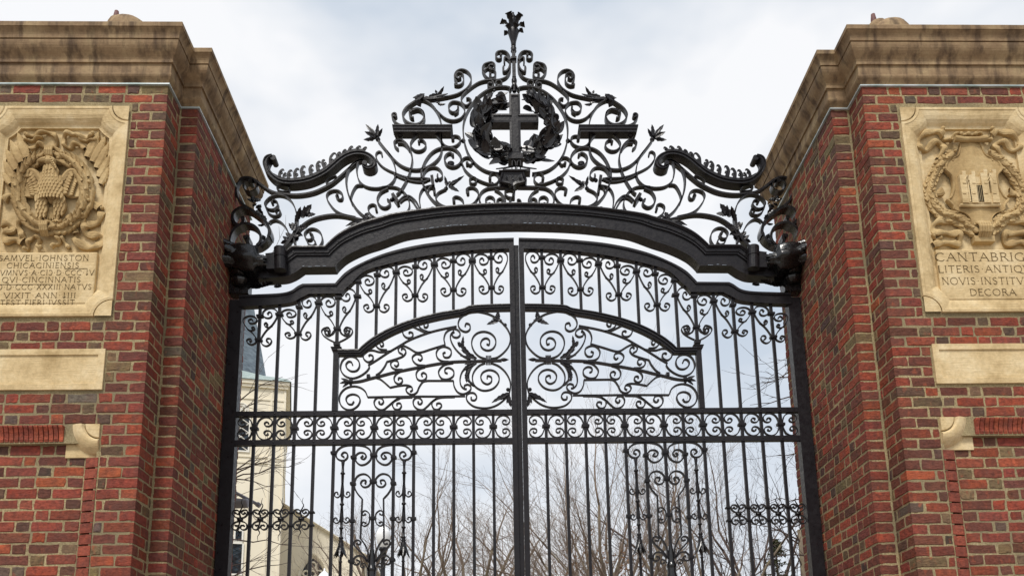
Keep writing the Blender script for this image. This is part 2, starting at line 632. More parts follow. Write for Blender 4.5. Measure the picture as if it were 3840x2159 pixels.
CORNICE = [(6.150, -0.02), (6.150, 0.002), (6.166, 0.003), (6.174, 0.007), (6.184, 0.016), (6.194, 0.023), (6.204, 0.027), (6.213, 0.028), (6.218, 0.027), (6.220, 0.0215), (6.296, 0.0215), (6.298, 0.034), (6.3155, 0.034), (6.317, 0.030),
           (6.326, 0.031), (6.338, 0.036), (6.352, 0.045), (6.368, 0.056), (6.385, 0.066), (6.402, 0.0735), (6.420, 0.078), (6.436, 0.0795), (6.440, 0.0795), (6.442, 0.073), (6.447, 0.073), (6.449, 0.084), (6.462, 0.0845), (6.475, 0.086), (6.488, 0.090),
           (6.500, 0.096), (6.510, 0.103), (6.518, 0.108), (6.520, 0.113), (6.552, 0.113), (6.558, 0.109), (6.585, -0.02)]


def plan_ring(off, sx, z):
    """the pier's plan outline (counter-clockwise seen from above for sx=-1) pushed out by off"""
    XO, XOb = 2 * PC - PA, 2 * PC - PB
    P = [(PA - off, -PY1 - off), (PA - off, -PY2 - off), (PB - off, -PY2 - off), (PB - off, PY3 + off),
         (XOb + off, PY3 + off), (XOb + off, -PY2 - off), (XO + off, -PY2 - off), (XO + off, -PY1 - off)]
    return [(sx * x, y, z) for x, y in P]


def build_sweep(name, prof, sx, mat, parent, sub=True, cap=True):
    mb = MB()
    G = []
    R0 = plan_ring(0, sx, 0)
    for z, o in prof:
        R = plan_ring(o, sx, z)
        if sub:   # a few extra points with hand-worked wobble so that the arrises are not ruler straight
            Q = []
            for i in range(len(R)):
                a, b_ = np.array(R[i]), np.array(R[(i + 1) % len(R)])
                n = max(1, int(np.linalg.norm(np.array(R0[i]) - np.array(R0[(i + 1) % len(R0)])) / 0.12))
                for k in range(n):
                    p = a + (b_ - a) * k / n
                    w = 0.0005
                    Q.append((p[0], p[1], p[2] + (w * math.sin(p[0] * 23 + p[1] * 17 + z * 90) if 0 < k else 0)))
            R = Q
        G.append(R)
    mb.grid(G, cv=True)
    if cap:
        nn = len(G[0])
        o = len(mb.v) - nn
        mb.f.append(tuple(range(o, o + nn)))
    return mb.build(name, mat, parent)


def build_pier(sx, tag, label):
    pr = thing('brick_gate_pier', label, 'gate pier', (sx * PC, -0.36, 0))
    br = MB()
    sd0 = 11 if sx < 0 else 57
    f1 = lambda s, z, d: (sx * (PA + s), -PY1 - d, z)
    f2 = lambda s, z, d: (sx * (PA - d), -PY1 + s, z)
    f3 = lambda s, z, d: (sx * (PB + s), -PY2 - d, z)
    f4 = lambda s, z, d: (sx * (PB - d), -PY2 + s, z)
    zb = 0.03
    W1 = 2 * (PC - PA)
    tab = (2.678 - PA, 2 * PC - 2.678 - PA, 4.389, 5.968)
    pnl = (2.698 - PA, 2 * PC - 2.698 - PA, 3.883, 4.170)
    rec = (2.690 - PA, 2 * PC - 2.690 - PA, 0.0, 3.655)
    lay_face(br, f1, W1, zb, ZT, 0, sd0, True, True, [tab, pnl, rec], corner_key=sd0)
    lay_face(br, f2, PY1 - PY2, zb, ZT, 1, sd0 + 1, True, False, corner_key=sd0)
    lay_face(br, f3, PA - PB - 0.011, zb, ZT, 0, sd0 + 2, True, False, single=True, corner_key=sd0 + 3)
    lay_face(br, f4, PY2 + PY3, zb, ZT, 1, sd0 + 4, True, True, corner_key=sd0 + 3)
    o2 = lambda s, z, d: (sx * (2 * PC - PA + d), -PY1 + s, z)
    o3 = lambda s, z, d: (sx * (2 * PC - PB - s), -PY2 - d, z)
    o4 = lambda s, z, d: (sx * (2 * PC - PB + d), -PY2 + s, z)
    lay_face(br, o2, PY1 - PY2, zb, ZT, 1, sd0 + 11, True, False)
    lay_face(br, o3, PA - PB - 0.011, zb, ZT, 0, sd0 + 12, True, False, single=True)
    lay_face(br, o4, PY2 + PY3, zb, ZT, 1, sd0 + 14, True, True)
    # recessed field under the moulding
    RD = 0.036
    fr = lambda s, z, d: (sx * (2.790 + s), -PY1 + RD - d, z)
    lay_face(br, fr, 2 * PC - 2 * 2.790, zb, 3.533, 0, sd0 + 5, False, False, [(-0.1, 0.113, 3.445, 3.60), (2 * PC - 2 * 2.790 - 0.113, 1, 3.445, 3.6)])
    # rounded jamb bricks: a quirk, then a quarter round down to the field
    r = random.Random(sd0 + 6)
    for side in (0, 1):
        n = int((3.443 - zb) / CH)
        for i in range(n):
            z1 = 3.440 - i * CH - JT / 2
            z0 = z1 - CH + JT
            V = []
            prof = [(2.6905, -0.02), (2.6905, 0.003), (2.700, 0.003)]
            for k in range(7):
                a = math.pi / 2 * k / 6
                prof.append((2.704 + 0.078 * math.sin(a), -RD + 0.002 + (RD - 0.004) * math.cos(a) * 1.0))
            prof.append((2.785, -0.06))
            jj = r.uniform(-0.002, 0.002)
            for z in (z0 + jj, z1 + jj):
                for x, d in prof:
                    x = x if side == 0 else 2 * PC - x
                    V.append((sx * x, -PY1 - d, z))
            m_ = len(prof)
            F = [(k, k + 1, m_ + k + 1, m_ + k) for k in range(m_ - 1)] + [tuple(range(m_ - 1, -1, -1)), tuple(range(m_, 2 * m_))]
            c = r.choice([(0.25, 0.060, 0.037), (0.22, 0.056, 0.036), (0.28, 0.070, 0.042)])
            k_ = r.uniform(0.85, 1.15)
            br.add(V, F, (c[0] * k_, c[1] * k_, c[2] * k_, 1))
    bo = br.build('brickwork', M['brick'], pr)
    # mortar core: walls of the same plan set 4 mm behind the brick faces
    core = MB()
    mo = -0.0022
    XO = 2 * PC - PA
    R0, R1 = plan_ring(mo, sx, -0.02), plan_ring(mo, sx, ZT + 0.02)
    for k in range(7):      # every side but the front (which runs from the last corner back to the first)
        core.add([R0[k], R0[k + 1], R1[k + 1], R1[k]], [(0, 1, 2, 3)])
    yf, yr = -PY1 - mo, -PY1 + RD - mo
    ex = [PA - mo, 2.705, 2 * PC - 2.705, XO + mo]
    ez = [-0.02, 3.53, 4.425, 5.93, ZT + 0.02]
    for i in range(3):
        for k in range(4):
            if k in (0, 2) and i == 1:
                continue
            core.add([(sx * ex[i], yf, ez[k]), (sx * ex[i + 1], yf, ez[k]), (sx * ex[i + 1], yf, ez[k + 1]), (sx * ex[i], yf, ez[k + 1])], [(0, 1, 2, 3)])
    core.add([(sx * x, y, z) for x, y, z in [(ex[1], yf, -0.02), (ex[1], yf, 3.53), (ex[2], yf, 3.53), (ex[2], yf, -0.02), (ex[1], yr, -0.02), (ex[1], yr, 3.53), (ex[2], yr, 3.53), (ex[2], yr, -0.02)]],
             [(4, 5, 6, 7), (0, 1, 5, 4), (1, 2, 6, 5), (2, 3, 7, 6)])
    core.build('mortar_core', M['mortar'], pr)
    # the moulded course over the recess: upright cavetto bricks between two carved stone stops
    mc = MB()
    r = random.Random(sd0 + 9)
    n = 16
    x0, x1 = 2.916, 2 * PC - 2.916
    for k in range(n):
        a = x0 + (x1 - x0) * k / n + 0.003
        b_ = x0 + (x1 - x0) * (k + 1) / n - 0.003
        prof = [(3.540, -RD - 0.03), (3.540, 0.002), (3.548, 0.004)] + [(3.552 + 0.072 * t_, 0.006 + 0.020 * (1 - math.cos(t_ * math.pi / 2)) ** 1.2) for t_ in np.linspace(0, 1, 6)] + [(3.632, 0.030), (3.642, 0.030), (3.642, -0.03)]
        dz = r.uniform(-0.001, 0.001)
        V = [(sx * x, -PY1 - d, z + dz) for x in (a, b_) for z, d in prof]
        m_ = len(prof)
        c = r.choice([(0.34, 0.078, 0.042), (0.29, 0.066, 0.04), (0.38, 0.09, 0.045)])
        q = r.uniform(0.8, 1.1)
        mc.add(V, [(i, i + 1, m_ + i + 1, m_ + i) for i in range(m_ - 1)] + [tuple(range(m_)), tuple(range(2 * m_ - 1, m_ - 1, -1))], (c[0] * q, c[1] * q, c[2] * q, 1))
    mc.build('moulded_brick_course', M['brick'], pr)
    for side in (0, 1):
        st = MB()
        X_ = (lambda x: sx * x) if side == 0 else (lambda x: sx * (2 * PC - x))
        x_a, x_b = min(X_(2.6935), X_(2.912)), max(X_(2.6935), X_(2.912))
        st.box(x_a, x_b, -PY1 + 0.028, -PY1 + 0.08, 3.443, 3.653)
        # raised quarter disc in the outer top corner, and the moulding sweeping round it from course to jamb
        qc = (2.6935, 3.653)
        for (ra, rb, prof) in ((0.0, 0.092, 'disc'), (0.098, 0.200, 'roll')):
            G = []
            m_ = 13
            for i in range(m_):
                th = math.pi / 2 * i / (m_ - 1)
                if prof == 'disc':
                    cs = [(0.001, -0.03), (0.001, 0.014), (rb - 0.005, 0.014), (rb, 0.009), (rb, -0.03)]
                else:
                    cs = [(ra, -0.03), (ra, 0.004), (ra + 0.012, 0.022)] + [(ra + 0.012 + (rb - ra - 0.012) * q, 0.024 - 0.05 * q ** 2.2) for q in np.linspace(0.1, 1, 7)] + [(rb, -0.03)]
                row = []
                for rr, d in cs:
                    row.append((X_(qc[0] + min(rr * math.cos(th), 0.2185)), -PY1 - d, qc[1] - min(rr * math.sin(th), 0.21)))
                G.append(row)
            st.grid(G)
            for row in (G[0], G[-1]):
                st.add(row, [tuple(range(len(row)))])
        st.build('carved_stop', M['stone'], pr)
    # blank stone panel with a sunk field
    pn = MB()
    a0, a1, c0, c1 = 2.7015, 2 * PC - 2.7015, 3.887, 4.166
    rings = [((0, 0), 0.0), ((0, 0), 0.012), ((0.042, 0.040), 0.012), ((0.046, 0.044), 0.0035), ((0.05, 0.05), 0.0035)]
    G = []
    for (ix, iz), d in rings:
        R = []
        for (xa, za), (xb, zb_) in (((a0 + ix, c0 + iz), (a1 - ix, c0 + iz)), ((a1 - ix, c0 + iz), (a1 - ix, c1 - iz)), ((a1 - ix, c1 - iz), (a0 + ix, c1 - iz)), ((a0 + ix, c1 - iz), (a0 + ix, c0 + iz))):
            for k in range(14):
                t_ = k / 14
                x = xa + (xb - xa) * t_
                z = za + (zb_ - za) * t_
                chip = 0.006 * max(0, math.sin(x * 31) * math.sin(x * 13 + z * 9)) if (ix > 0.04 and z < 4.0) else 0
                R.append((sx * x, -PY1 - d + (0.02 if d == 0 else 0), z - chip))
        G.append(R)
    pn.grid(G, cv=True)
    nn = len(G[0])
    pn.f.append(tuple(range(len(pn.v) - nn, len(pn.v))))
    pn.build('blank_stone_panel', M['stone'], pr)
    build_sweep('lead_flashing', [(6.1385, -0.03), (6.1385, 0.013), (6.1405, 0.0145), (6.1475, 0.0145), (6.1495, 0.010), (6.1495, -0.03)], sx, M['lead'], pr, cap=False)
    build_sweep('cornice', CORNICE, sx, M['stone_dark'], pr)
    fn = MB()
    cx, cy = sx * PC, -0.25
    fn.lathe([(0.0, 6.56), (0.26, 6.56), (0.26, 6.70), (0.22, 6.73), (0.13, 6.80), (0.09, 6.90), (0.10, 7.02), (0.15, 7.12), (0.185, 7.22), (0.195, 7.31), (0.185, 7.385), (0.155, 7.445), (0.11, 7.487), (0.05, 7.509), (0.0, 7.512)], (cx, cy), 24)
    fn.lathe([(0.09, 7.34), (0.09, 7.45), (0.07, 7.50), (0.04, 7.525), (0.0, 7.53)], (cx - 0.088, cy - 0.02), 14)
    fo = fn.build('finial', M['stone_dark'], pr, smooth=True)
    fs = MB()
    fs.lathe([(0.026, 7.51), (0.024, 7.55), (0.017, 7.60), (0.0, 7.607)], (cx - 0.115, cy - 0.02), 8)
    fs.build('spike', M['brick_plain'], fo, smooth=True)
    return pr


M['brick_plain'] = newmat('terracotta', (0.13, 0.05, 0.045), 0.7)[0]

# --- carved tablets
STROKES = {
    'A': (0.80, [('t', (0.02, 0), (0.40, 1)), ('T', (0.40, 1), (0.78, 0)), ('t', (0.17, 0.38), (0.64, 0.38))]),
    'B': (0.66, [('T', (0.12, 0), (0.12, 1)), ('c', (0.12, 1), (0.40, 0.98), (0.53, 0.77), (0.40, 0.55), (0.12, 0.53)), ('c', (0.12, 0.53), (0.45, 0.52), (0.62, 0.27), (0.45, 0.02), (0.12, 0))]),
    'C': (0.82, [('c', (0.76, 0.86), (0.52, 1.0), (0.26, 0.92), (0.07, 0.68), (0.07, 0.32), (0.26, 0.08), (0.52, 0), (0.76, 0.14))]),
    'D': (0.82, [('T', (0.12, 0), (0.12, 1)), ('c', (0.12, 1), (0.45, 0.97), (0.74, 0.72), (0.74, 0.28), (0.45, 0.03), (0.12, 0))]),
    'E': (0.60, [('T', (0.12, 0), (0.12, 1)), ('t', (0.12, 1), (0.54, 1)), ('t', (0.12, 0.53), (0.48, 0.53)), ('t', (0.12, 0), (0.57, 0))]),
    'F': (0.58, [('T', (0.12, 0), (0.12, 1)), ('t', (0.12, 1), (0.54, 1)), ('t', (0.12, 0.53), (0.48, 0.53))]),
    'G': (0.84, [('c', (0.76, 0.86), (0.52, 1.0), (0.26, 0.92), (0.07, 0.68), (0.07, 0.32), (0.26, 0.08), (0.52, 0), (0.74, 0.10)), ('T', (0.74, 0.0), (0.74, 0.42))]),
    'H': (0.82, [('T', (0.12, 0), (0.12, 1)), ('T', (0.70, 0), (0.70, 1)), ('t', (0.12, 0.52), (0.70, 0.52))]),
    'I': (0.26, [('T', (0.13, 0), (0.13, 1))]),
    'L': (0.58, [('T', (0.12, 0), (0.12, 1)), ('t', (0.12, 0), (0.56, 0))]),
    'M': (0.96, [('t', (0.06, 0), (0.16, 1)), ('T', (0.16, 1), (0.48, 0.1)), ('t', (0.48, 0.1), (0.80, 1)), ('T', (0.80, 1), (0.90, 0))]),
    'N': (0.84, [('t', (0.12, 0), (0.12, 1)), ('T', (0.12, 1), (0.72, 0)), ('t', (0.72, 0), (0.72, 1))]),
    'O': (0.94, [('c', (0.47, 1), (0.20, 0.90), (0.07, 0.65), (0.07, 0.35), (0.20, 0.10), (0.47, 0), (0.74, 0.10), (0.87, 0.35), (0.87, 0.65), (0.74, 0.90), (0.47, 1))]),
    'Q': (0.94, [('c', (0.47, 1), (0.20, 0.90), (0.07, 0.65), (0.07, 0.35), (0.20, 0.10), (0.47, 0), (0.74, 0.10), (0.87, 0.35), (0.87, 0.65), (0.74, 0.90), (0.47, 1)), ('T', (0.5, 0.02), (1.0, -0.18))]),
    'R': (0.72, [('T', (0.12, 0), (0.12, 1)), ('c', (0.12, 1), (0.42, 0.98), (0.56, 0.76), (0.42, 0.54), (0.12, 0.52)), ('T', (0.36, 0.52), (0.72, 0))]),
    'S': (0.60, [('c', (0.50, 0.86), (0.32, 1.0), (0.12, 0.88), (0.12, 0.66), (0.32, 0.52), (0.50, 0.36), (0.50, 0.14), (0.28, 0), (0.07, 0.14))]),
    'T': (0.74, [('T', (0.37, 0), (0.37, 1)), ('t', (0.03, 1), (0.71, 1))]),
    'V': (0.80, [('T', (0.02, 1), (0.40, 0)), ('t', (0.40, 0), (0.78, 1))]),
    'X': (0.76, [('T', (0.06, 1), (0.70, 0)), ('t', (0.08, 0), (0.68, 1))]),
    '*': (0.34, [('T', (0.13, 0.5), (0.21, 0.5))]),
    '.': (0.34, [('T', (0.13, 0.06), (0.21, 0.06))]),
    'b': (0.66, [('c', (0.06, 0.86), (0.26, 1.0), (0.50, 0.88), (0.60, 0.5), (0.50, 0.12), (0.26, 0), (0.06, 0.14))]),
    'd': (0.50, [('T', (0.25, 0), (0.25, 1)), ('t', (0.06, 0.26), (0.25, 0)), ('t', (0.25, 0), (0.44, 0.26))]),
    ' ': (0.4, []),
}


def text_width(s, h, gap):
    return sum(STROKES[c][0] * h for c in s) + gap * h * (len(s) - 1)


def write(mb, s, xc, z, h, yf, width=None, gap=0.16, wt=0.10, flip=1):
    """carved roman capitals: each stroke a V-shaped bead lying on the stone; xc is the middle of the line"""
    w = text_width(s, h, gap)
    k = 1.0 if width is None else width / w
    x = xc - w * k / 2
    for c in s:
        adv, st = STROKES[c]
        for q in st:
            P = np.array(q[1:], float)
            if q[0] == 'c':
                P = catmull(P, 4)
            d = np.gradient(P, axis=0)
            d /= np.maximum(1e-9, np.linalg.norm(d, axis=1))[:, None]
            G = []
            for i, p in enumerate(P):
                if q[0] == 'c':
                    tw = wt * (0.62 + 0.55 * abs(d[i][1]))
                else:
                    tw = wt * (1.25 if q[0] == 'T' else 0.62)
                n = np.array((-d[i][1], d[i][0])) * tw / 2
                a, b_ = p + n, p - n
                G.append([(x + a[0] * h * k, yf + 0.002, z + a[1] * h), (x + p[0] * h * k, yf - 0.0035, z + p[1] * h), (x + b_[0] * h * k, yf + 0.002, z + b_[1] * h)])
            mb.grid(G)
            if q[0] != 'c':   # serifs
                for e in (P[0], P[-1]):
                    if c in 'A' and e[1] > 0.9 or c == '*' or c == '.' or 0.1 < e[1] < 0.9:
                        continue
                    if abs(P[0][1] - P[-1][1]) < 0.3:
                        mb.grid([[(x + (e[0] + u) * h * k, yf - 0.002, z + (e[1] + v_) * h) for u in (-0.02, 0.02)] for v_ in (-0.09, 0.09)])
                        continue
                    mb.grid([[(x + (e[0] + u) * h * k, yf - 0.002, z + (e[1] + v_) * h) for u in (-0.13, 0.13)] for v_ in (-0.022, 0.022)])
        x += (adv + gap) * h * k


def frame_ring(X0, X1, Z0, Z1, rc, d, dz_bot=None, n=8):
    """rectangle inset by d whose corners are scooped by arcs of radius rc+d about the outer corners"""
    R = rc + d
    leg = math.sqrt(max(0, R * R - d * d))
    out = []
    a0 = math.asin(min(1, d / R))
    for (cx, cz, ux, uz) in ((X0, Z0, 1, 1), (X1, Z0, -1, 1), (X1, Z1, -1, -1), (X0, Z1, 1, -1)):
        arc = []
        for k in range(n + 1):
            th = a0 + (math.pi / 2 - 2 * a0) * k / n
            arc.append((cx + ux * R * math.cos(th), cz + uz * R * math.sin(th)))
        if (ux, uz) in ((1, 1), (-1, -1)):
            arc = arc[::-1]
        # straight runs get extra points from the caller
        out.append(arc)
    pts = []
    for i in range(4):
        pts += out[i]
        a, b_ = out[i][-1], out[(i + 1) % 4][0]
        for k in range(1, 8):
            pts.append((a[0] + (b_[0] - a[0]) * k / 8, a[1] + (b_[1] - a[1]) * k / 8))
    return pts


def build_tablet(pr, sx):
    X0, X1, Z0, Z1 = 2.682, 2 * PC - 2.682, 4.395, 5.962
    base = MB()
    yb = -PY1
    prof = [(0.0, -0.02), (0.0, 0.016), (0.018, 0.018), (0.024, 0.014), (0.034, 0.0125), (0.06, 0.009), (0.085, 0.001), (0.105, -0.012), (0.120, -0.026), (0.132, -0.030), (0.140, -0.030), (0.140, -0.060)]
    G = []
    for d, h in prof:
        G.append([(sx * x, yb - h, z) for x, z in frame_ring(X0, X1, Z0, Z1, 0.118, d)])
    base.grid(G, cv=True)
    fr = base.build('tablet_frame', M['stone'], pr)
    for (cx, cz, ux, uz) in ((X0, Z0, 1, 1), (X1, Z0, -1, 1), (X1, Z1, -1, -1), (X0, Z1, 1, -1)):
        q = MB()
        G = []
        for k in range(10):
            th = math.pi / 2 * k / 9
            G.append([(sx * (cx + ux * rr * math.cos(th)), yb - d, cz + uz * rr * math.sin(th)) for rr, d in ((0.0005, -0.02), (0.0005, 0.017), (0.107, 0.017), (0.112, 0.013), (0.112, -0.02))])
        q.grid(G)
        q.build('corner_boss', M['stone'], fr)
    fld = MB()
    yq = yb + 0.050
    fld.grid([[(sx * x, yq, z) for x in np.linspace(X0 + 0.06, X1 - 0.06, 24)] for z in np.linspace(Z0 + 0.06, Z1 - 0.06, 36)])
    fo = fld.build('tablet_field', M['stone'], pr)
    # lower, flush part that carries the inscription
    ins = MB()
    zt = 4.862
    prof = [(0.0, 0.0), (0.0, 0.036), (0.006, 0.040)]
    xa, xb, za, zb_ = X0 + 0.137, X1 - 0.137, Z0 + 0.10, zt
    G = []
    for d, h in prof:
        h = h + 0.008 * (h > 0)
        G.append([(sx * x, yq - h, z) for x, z in ((xa + d, za), (xb - d, za), (xb - d, zb_ - d), (xa + d, zb_ - d))])
    ins.grid(G, cv=True)
    ins.f.append((8, 9, 10, 11))
    io = ins.build('inscription_field', M['stone'], pr)
    return fr, fo, io, yq - 0.048, yq


CROP['TL'] = (0, 420, 1.516)
CROP['TR'] = (3360, 400, 1.4625)
YREL = -PY1 + 0.030


def T(c, pts, y=YREL):
    return [pt(c, x, z, -PY1 + 0.02) * np.array((1, 0, 1)) + np.array((0, y, 0)) for x, z in pts]


def feather(mb, c, p0, p1, W, y=YREL, cup=0.35, curl=-0.08, jag=0.0, lift=0.014):
    a, b_ = T(c, [p0, p1], y)
    d = b_ - a
    mb.leaf(a, d, (0, -1, 0), float(np.linalg.norm(d)), W, cup=-cup, curl=curl, jag=jag, teeth=5, th=lift)


def ribbon3(mb, c, pts, W, y=YREL, wav=0.012, mirror=None, thick=0.006):
    """a carved ribbon: strip on edge of the stone that undulates towards the viewer"""
    P = catmull(np.array(T(c, pts, 0.0))[:, [0, 2]], 6)
    n = len(P)
    G = []
    for i, p in enumerate(P):
        yy = y - 0.018 - wav * math.sin(i * 0.55)
        w = W * (0.75 + 0.25 * math.cos(i * 0.55))
        d = P[min(n - 1, i + 1)] - P[max(0, i - 1)]
        d /= max(1e-9, np.linalg.norm(d))
        nx, nz_ = -d[1], d[0]
        q = [(p[0] + nx * w / 2 * k, yy + 0.006 * k * k + (0.03 if abs(k) > 1 else 0), p[1] + nz_ * w / 2 * k) for k in (-1.02, -1, -0.4, 0.4, 1, 1.02)]
        if mirror is not None:
            q = [(2 * mirror - a, b_, c_) for a, b_, c_ in q]
        G.append(q)
    mb.grid(G)


pier_l = build_pier(-1, 'l', 'left brick gate pier with a stone tablet of an eagle in a wreath')
pier_r = build_pier(1, 'r', 'right brick gate pier with a stone tablet of a shield bearing a chapel')

# eagle tablet
frL, foL, ioL, yinL, yfl = build_tablet(pier_l, -1)
mb = MB()
for p0, p1, w in (((150, 262), (95, 108), 0.070), ((118, 290), (52, 150), 0.066), ((92, 330), (30, 205), 0.06), ((75, 380), (18, 270), 0.055), ((60, 410), (14, 340), 0.045),
                  ((495, 258), (560, 104), 0.070), ((525, 285), (598, 132), 0.066), ((548, 320), (616, 170), 0.062), ((560, 372), (622, 240), 0.058), ((572, 412), (618, 310), 0.05)):
    mb = MB()
    feather(mb, 'TL', p0, p1, w * 1.1, y=YREL - 0.022, jag=0.34, cup=0.40, lift=0.03)
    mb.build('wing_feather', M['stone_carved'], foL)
mb = MB()
r = random.Random(3)
ctr, rx, rz = (303, 462), 196, 207
for lay in range(3):
    for k in range(46):
        a = 2 * math.pi * (k + lay * 0.33) / 46
        up = 1 if math.cos(a) > 0 else -1
        off = (lay - 1) * 26 + r.uniform(-6, 6)
        x, z = ctr[0] + (rx + off) * math.cos(a), ctr[1] + (rz + off) * math.sin(a)
        t_ = a - up * (1.15 + 0.25 * (lay - 1) * up)
        dx, dz = 44 * math.cos(a - up * math.pi / 2 + up * 0.42 * (lay - 1)), 44 * math.sin(a - up * math.pi / 2 + up * 0.42 * (lay - 1))
        feather(mb, 'TL', (x - dx * 0.4, z - dz * 0.4), (x + dx * 0.75, z + dz * 0.75), 0.034, y=YREL - 0.024 - (0.022 if lay == 1 else 0) + r.uniform(-0.010, 0.008), cup=0.7, curl=0.22, lift=0.012)
    for k in range(9):
        a = r.uniform(0, 6.28)
        p = T('TL', [(ctr[0] + (rx + r.uniform(-30, 30)) * math.cos(a), ctr[1] + (rz + r.uniform(-30, 30)) * math.sin(a))])[0]
        mb.ball(p + np.array((0, -0.036, 0)), 0.011, 8, 6)
P = np.array([T('TL', [(ctr[0] + rx * math.cos(a), ctr[1] + rz * math.sin(a))])[0] + np.array((0, 0.004, 0)) for a in np.linspace(0, 2 * math.pi, 40)])
mb.tube(P, 0.034, 8)
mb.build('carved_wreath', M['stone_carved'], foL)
mb = MB()
r = random.Random(5)
cB = T('TL', [(298, 430)])[0]
mb.ball(cB + np.array((0, 0.002, 0)), 0.082, 16, 12, (0.74, 0.60, 1.45))
for cx, cz, sx_, sz in ((240, 545, 0.9, 1.45), (342, 535, 0.9, 1.45)):
    p = T('TL', [(cx, cz)])[0]
    mb.ball(p, 0.045, 12, 9, (sx_, 0.75, sz))
    for i in range(5):
        for k in range(3):
            x_ = cx - 22 + k * 20 + (i % 2) * 7
            feather(mb, 'TL', (x_, cz - 66 + i * 20), (x_ - 3, cz - 18 + i * 21), 0.027, y=YREL - 0.040 + 0.003 * i, cup=0.5, curl=0.06, lift=0.012)
    q = T('TL', [(cx - 8, cz + 55), (cx - 14, cz + 92)], YREL - 0.016)
    mb.cyl(q[0], q[1], 0.012, 0.010, 8)
    for k in (-1, 0, 1):
        q = T('TL', [(cx - 14, cz + 88), (cx - 14 + k * 20, cz + 104)], YREL - 0.02)
        mb.cyl(q[0] + np.array((0, -0.006, 0)), q[1] + np.array((0, -0.022, 0)), 0.009, 0.005, 6)
for k in range(5):
    feather(mb, 'TL', (285 + k * 6, 540), (262 + k * 16, 612), 0.03, y=YREL - 0.008, cup=0.4, lift=0.012)
rows = 9
for i in range(rows):
    z = 335 + i * 19
    hw = 30 + 32 * math.sin(min(1, i / 4) * 1.4)
    n = int(hw * 2 / 17)
    for k in range(n + 1):
        x = 302 - hw + (k + 0.5 * (i % 2)) * 17
        if abs(x - 302) > hw:
            continue
        bulge = 0.048 * math.sqrt(max(0.05, 1 - ((x - 302) / (hw + 18)) ** 2))
        feather(mb, 'TL', (x, z - 12), (x + (x - 302) * 0.10 - 2, z + 27), 0.026, y=YREL - 0.016 - bulge, cup=0.55, curl=0.10, lift=0.012)
# folded wings spread to each side inside the wreath
for sgn, pts in ((-1, [(225, 360), (200, 345), (175, 380), (168, 415), (185, 440)]), (1, [(380, 365), (415, 340), (440, 380), (452, 415), (430, 440)])):
    for lay, (ln, wd, nn) in enumerate(((105, 0.034, 8), (70, 0.034, 7), (42, 0.032, 7))):
        for k in range(nn):
            u = k / (nn - 1)
            x0 = 302 + sgn * (52 + 78 * (1 - u) * (1 - 0.15 * lay))
            z0 = 372 + 90 * u - 10 * lay + 12 * lay * u
            ang = math.radians(62 - 42 * u) if sgn > 0 else math.radians(180 - 62 + 42 * u)
            feather(mb, 'TL', (x0, z0), (x0 + ln * 0.95 * math.cos(ang) * (0.7 + 0.5 * u), z0 + ln * math.sin(ang) * (0.9 - 0.2 * u)), wd, y=YREL - 0.012 - 0.014 * lay, cup=0.5, curl=0.12, lift=0.01)
    q = T('TL', [(302 + sgn * 60, 400), (302 + sgn * 95, 352), (302 + sgn * 128, 345), (302 + sgn * 140, 380)], YREL - 0.02)
    mb.tube(catmull(q, 5), np.linspace(0.026, 0.014, 16), 8)
hd = T('TL', [(300, 300)], YREL - 0.03)[0]
mb.ball(hd + np.array((0, -0.012, 0)), 0.033, 12, 9, (1.2, 1.1, 1.0))
q = T('TL', [(300, 300), (308, 350)], YREL - 0.024)
mb.cyl(q[0], q[1], 0.024, 0.042, 10)
q = T('TL', [(282, 296), (256, 298), (236, 306), (232, 326)], YREL - 0.038)
mb.tube(catmull(q, 4) + np.array((0, -0.014, 0)), np.linspace(0.023, 0.005, 13), 8)
for k in range(6):
    feather(mb, 'TL', (286 + k * 5, 283 + k * 4), (318 + k * 6, 294 + k * 13), 0.022, y=YREL - 0.072 + 0.002 * k, cup=0.5, curl=0.2, lift=0.008)
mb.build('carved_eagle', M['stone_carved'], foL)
mb = MB()
for pts, w in (([(148, 130), (175, 135), (215, 120), (270, 112), (310, 130), (318, 170), (290, 205), (255, 195), (225, 180), (195, 190), (170, 215)], 0.03),
               ([(525, 122), (500, 145), (465, 140), (420, 122), (385, 116), (358, 140), (362, 185), (390, 200), (420, 180), (455, 185), (485, 215)], 0.03),
               ([(135, 155), (165, 160), (200, 148), (240, 140)], 0.02), ([(535, 160), (500, 162), (450, 150)], 0.02),
               ([(20, 500), (60, 470), (120, 462)], 0.045), ([(455, 450), (500, 490), (565, 545)], 0.05),
               ([(10, 630), (50, 640), (62, 670), (20, 690), (40, 730), (90, 720), (130, 740)], 0.055), ([(130, 600), (100, 640), (120, 690), (140, 720)], 0.04),
               ([(580, 570), (560, 620), (490, 640), (480, 680), (540, 700), (575, 710), (560, 760), (500, 765), (440, 740), (415, 710)], 0.055), ([(385, 590), (420, 640), (430, 690)], 0.04),
               ([(235, 780), (205, 755), (220, 720), (190, 705), (160, 730), (155, 765), (140, 778)], 0.026), ([(290, 760), (320, 750), (335, 725), (310, 706), (350, 712), (365, 740), (390, 770)], 0.026)):
    mb = MB()
    ribbon3(mb, 'TL', pts, w)
    mb.build('carved_ribbon', M['stone_carved'], foL)
for x, z in ((148, 128), (528, 122), (540, 158), (232, 768), (296, 762), (140, 776), (390, 768), (582, 548)):
    mb = MB()
    mb.ball(T('TL', [(x, z)])[0] + np.array((0, -0.014, 0)), 0.014, 8, 6)
    mb.build('carved_berry', M['stone_carved'], foL)
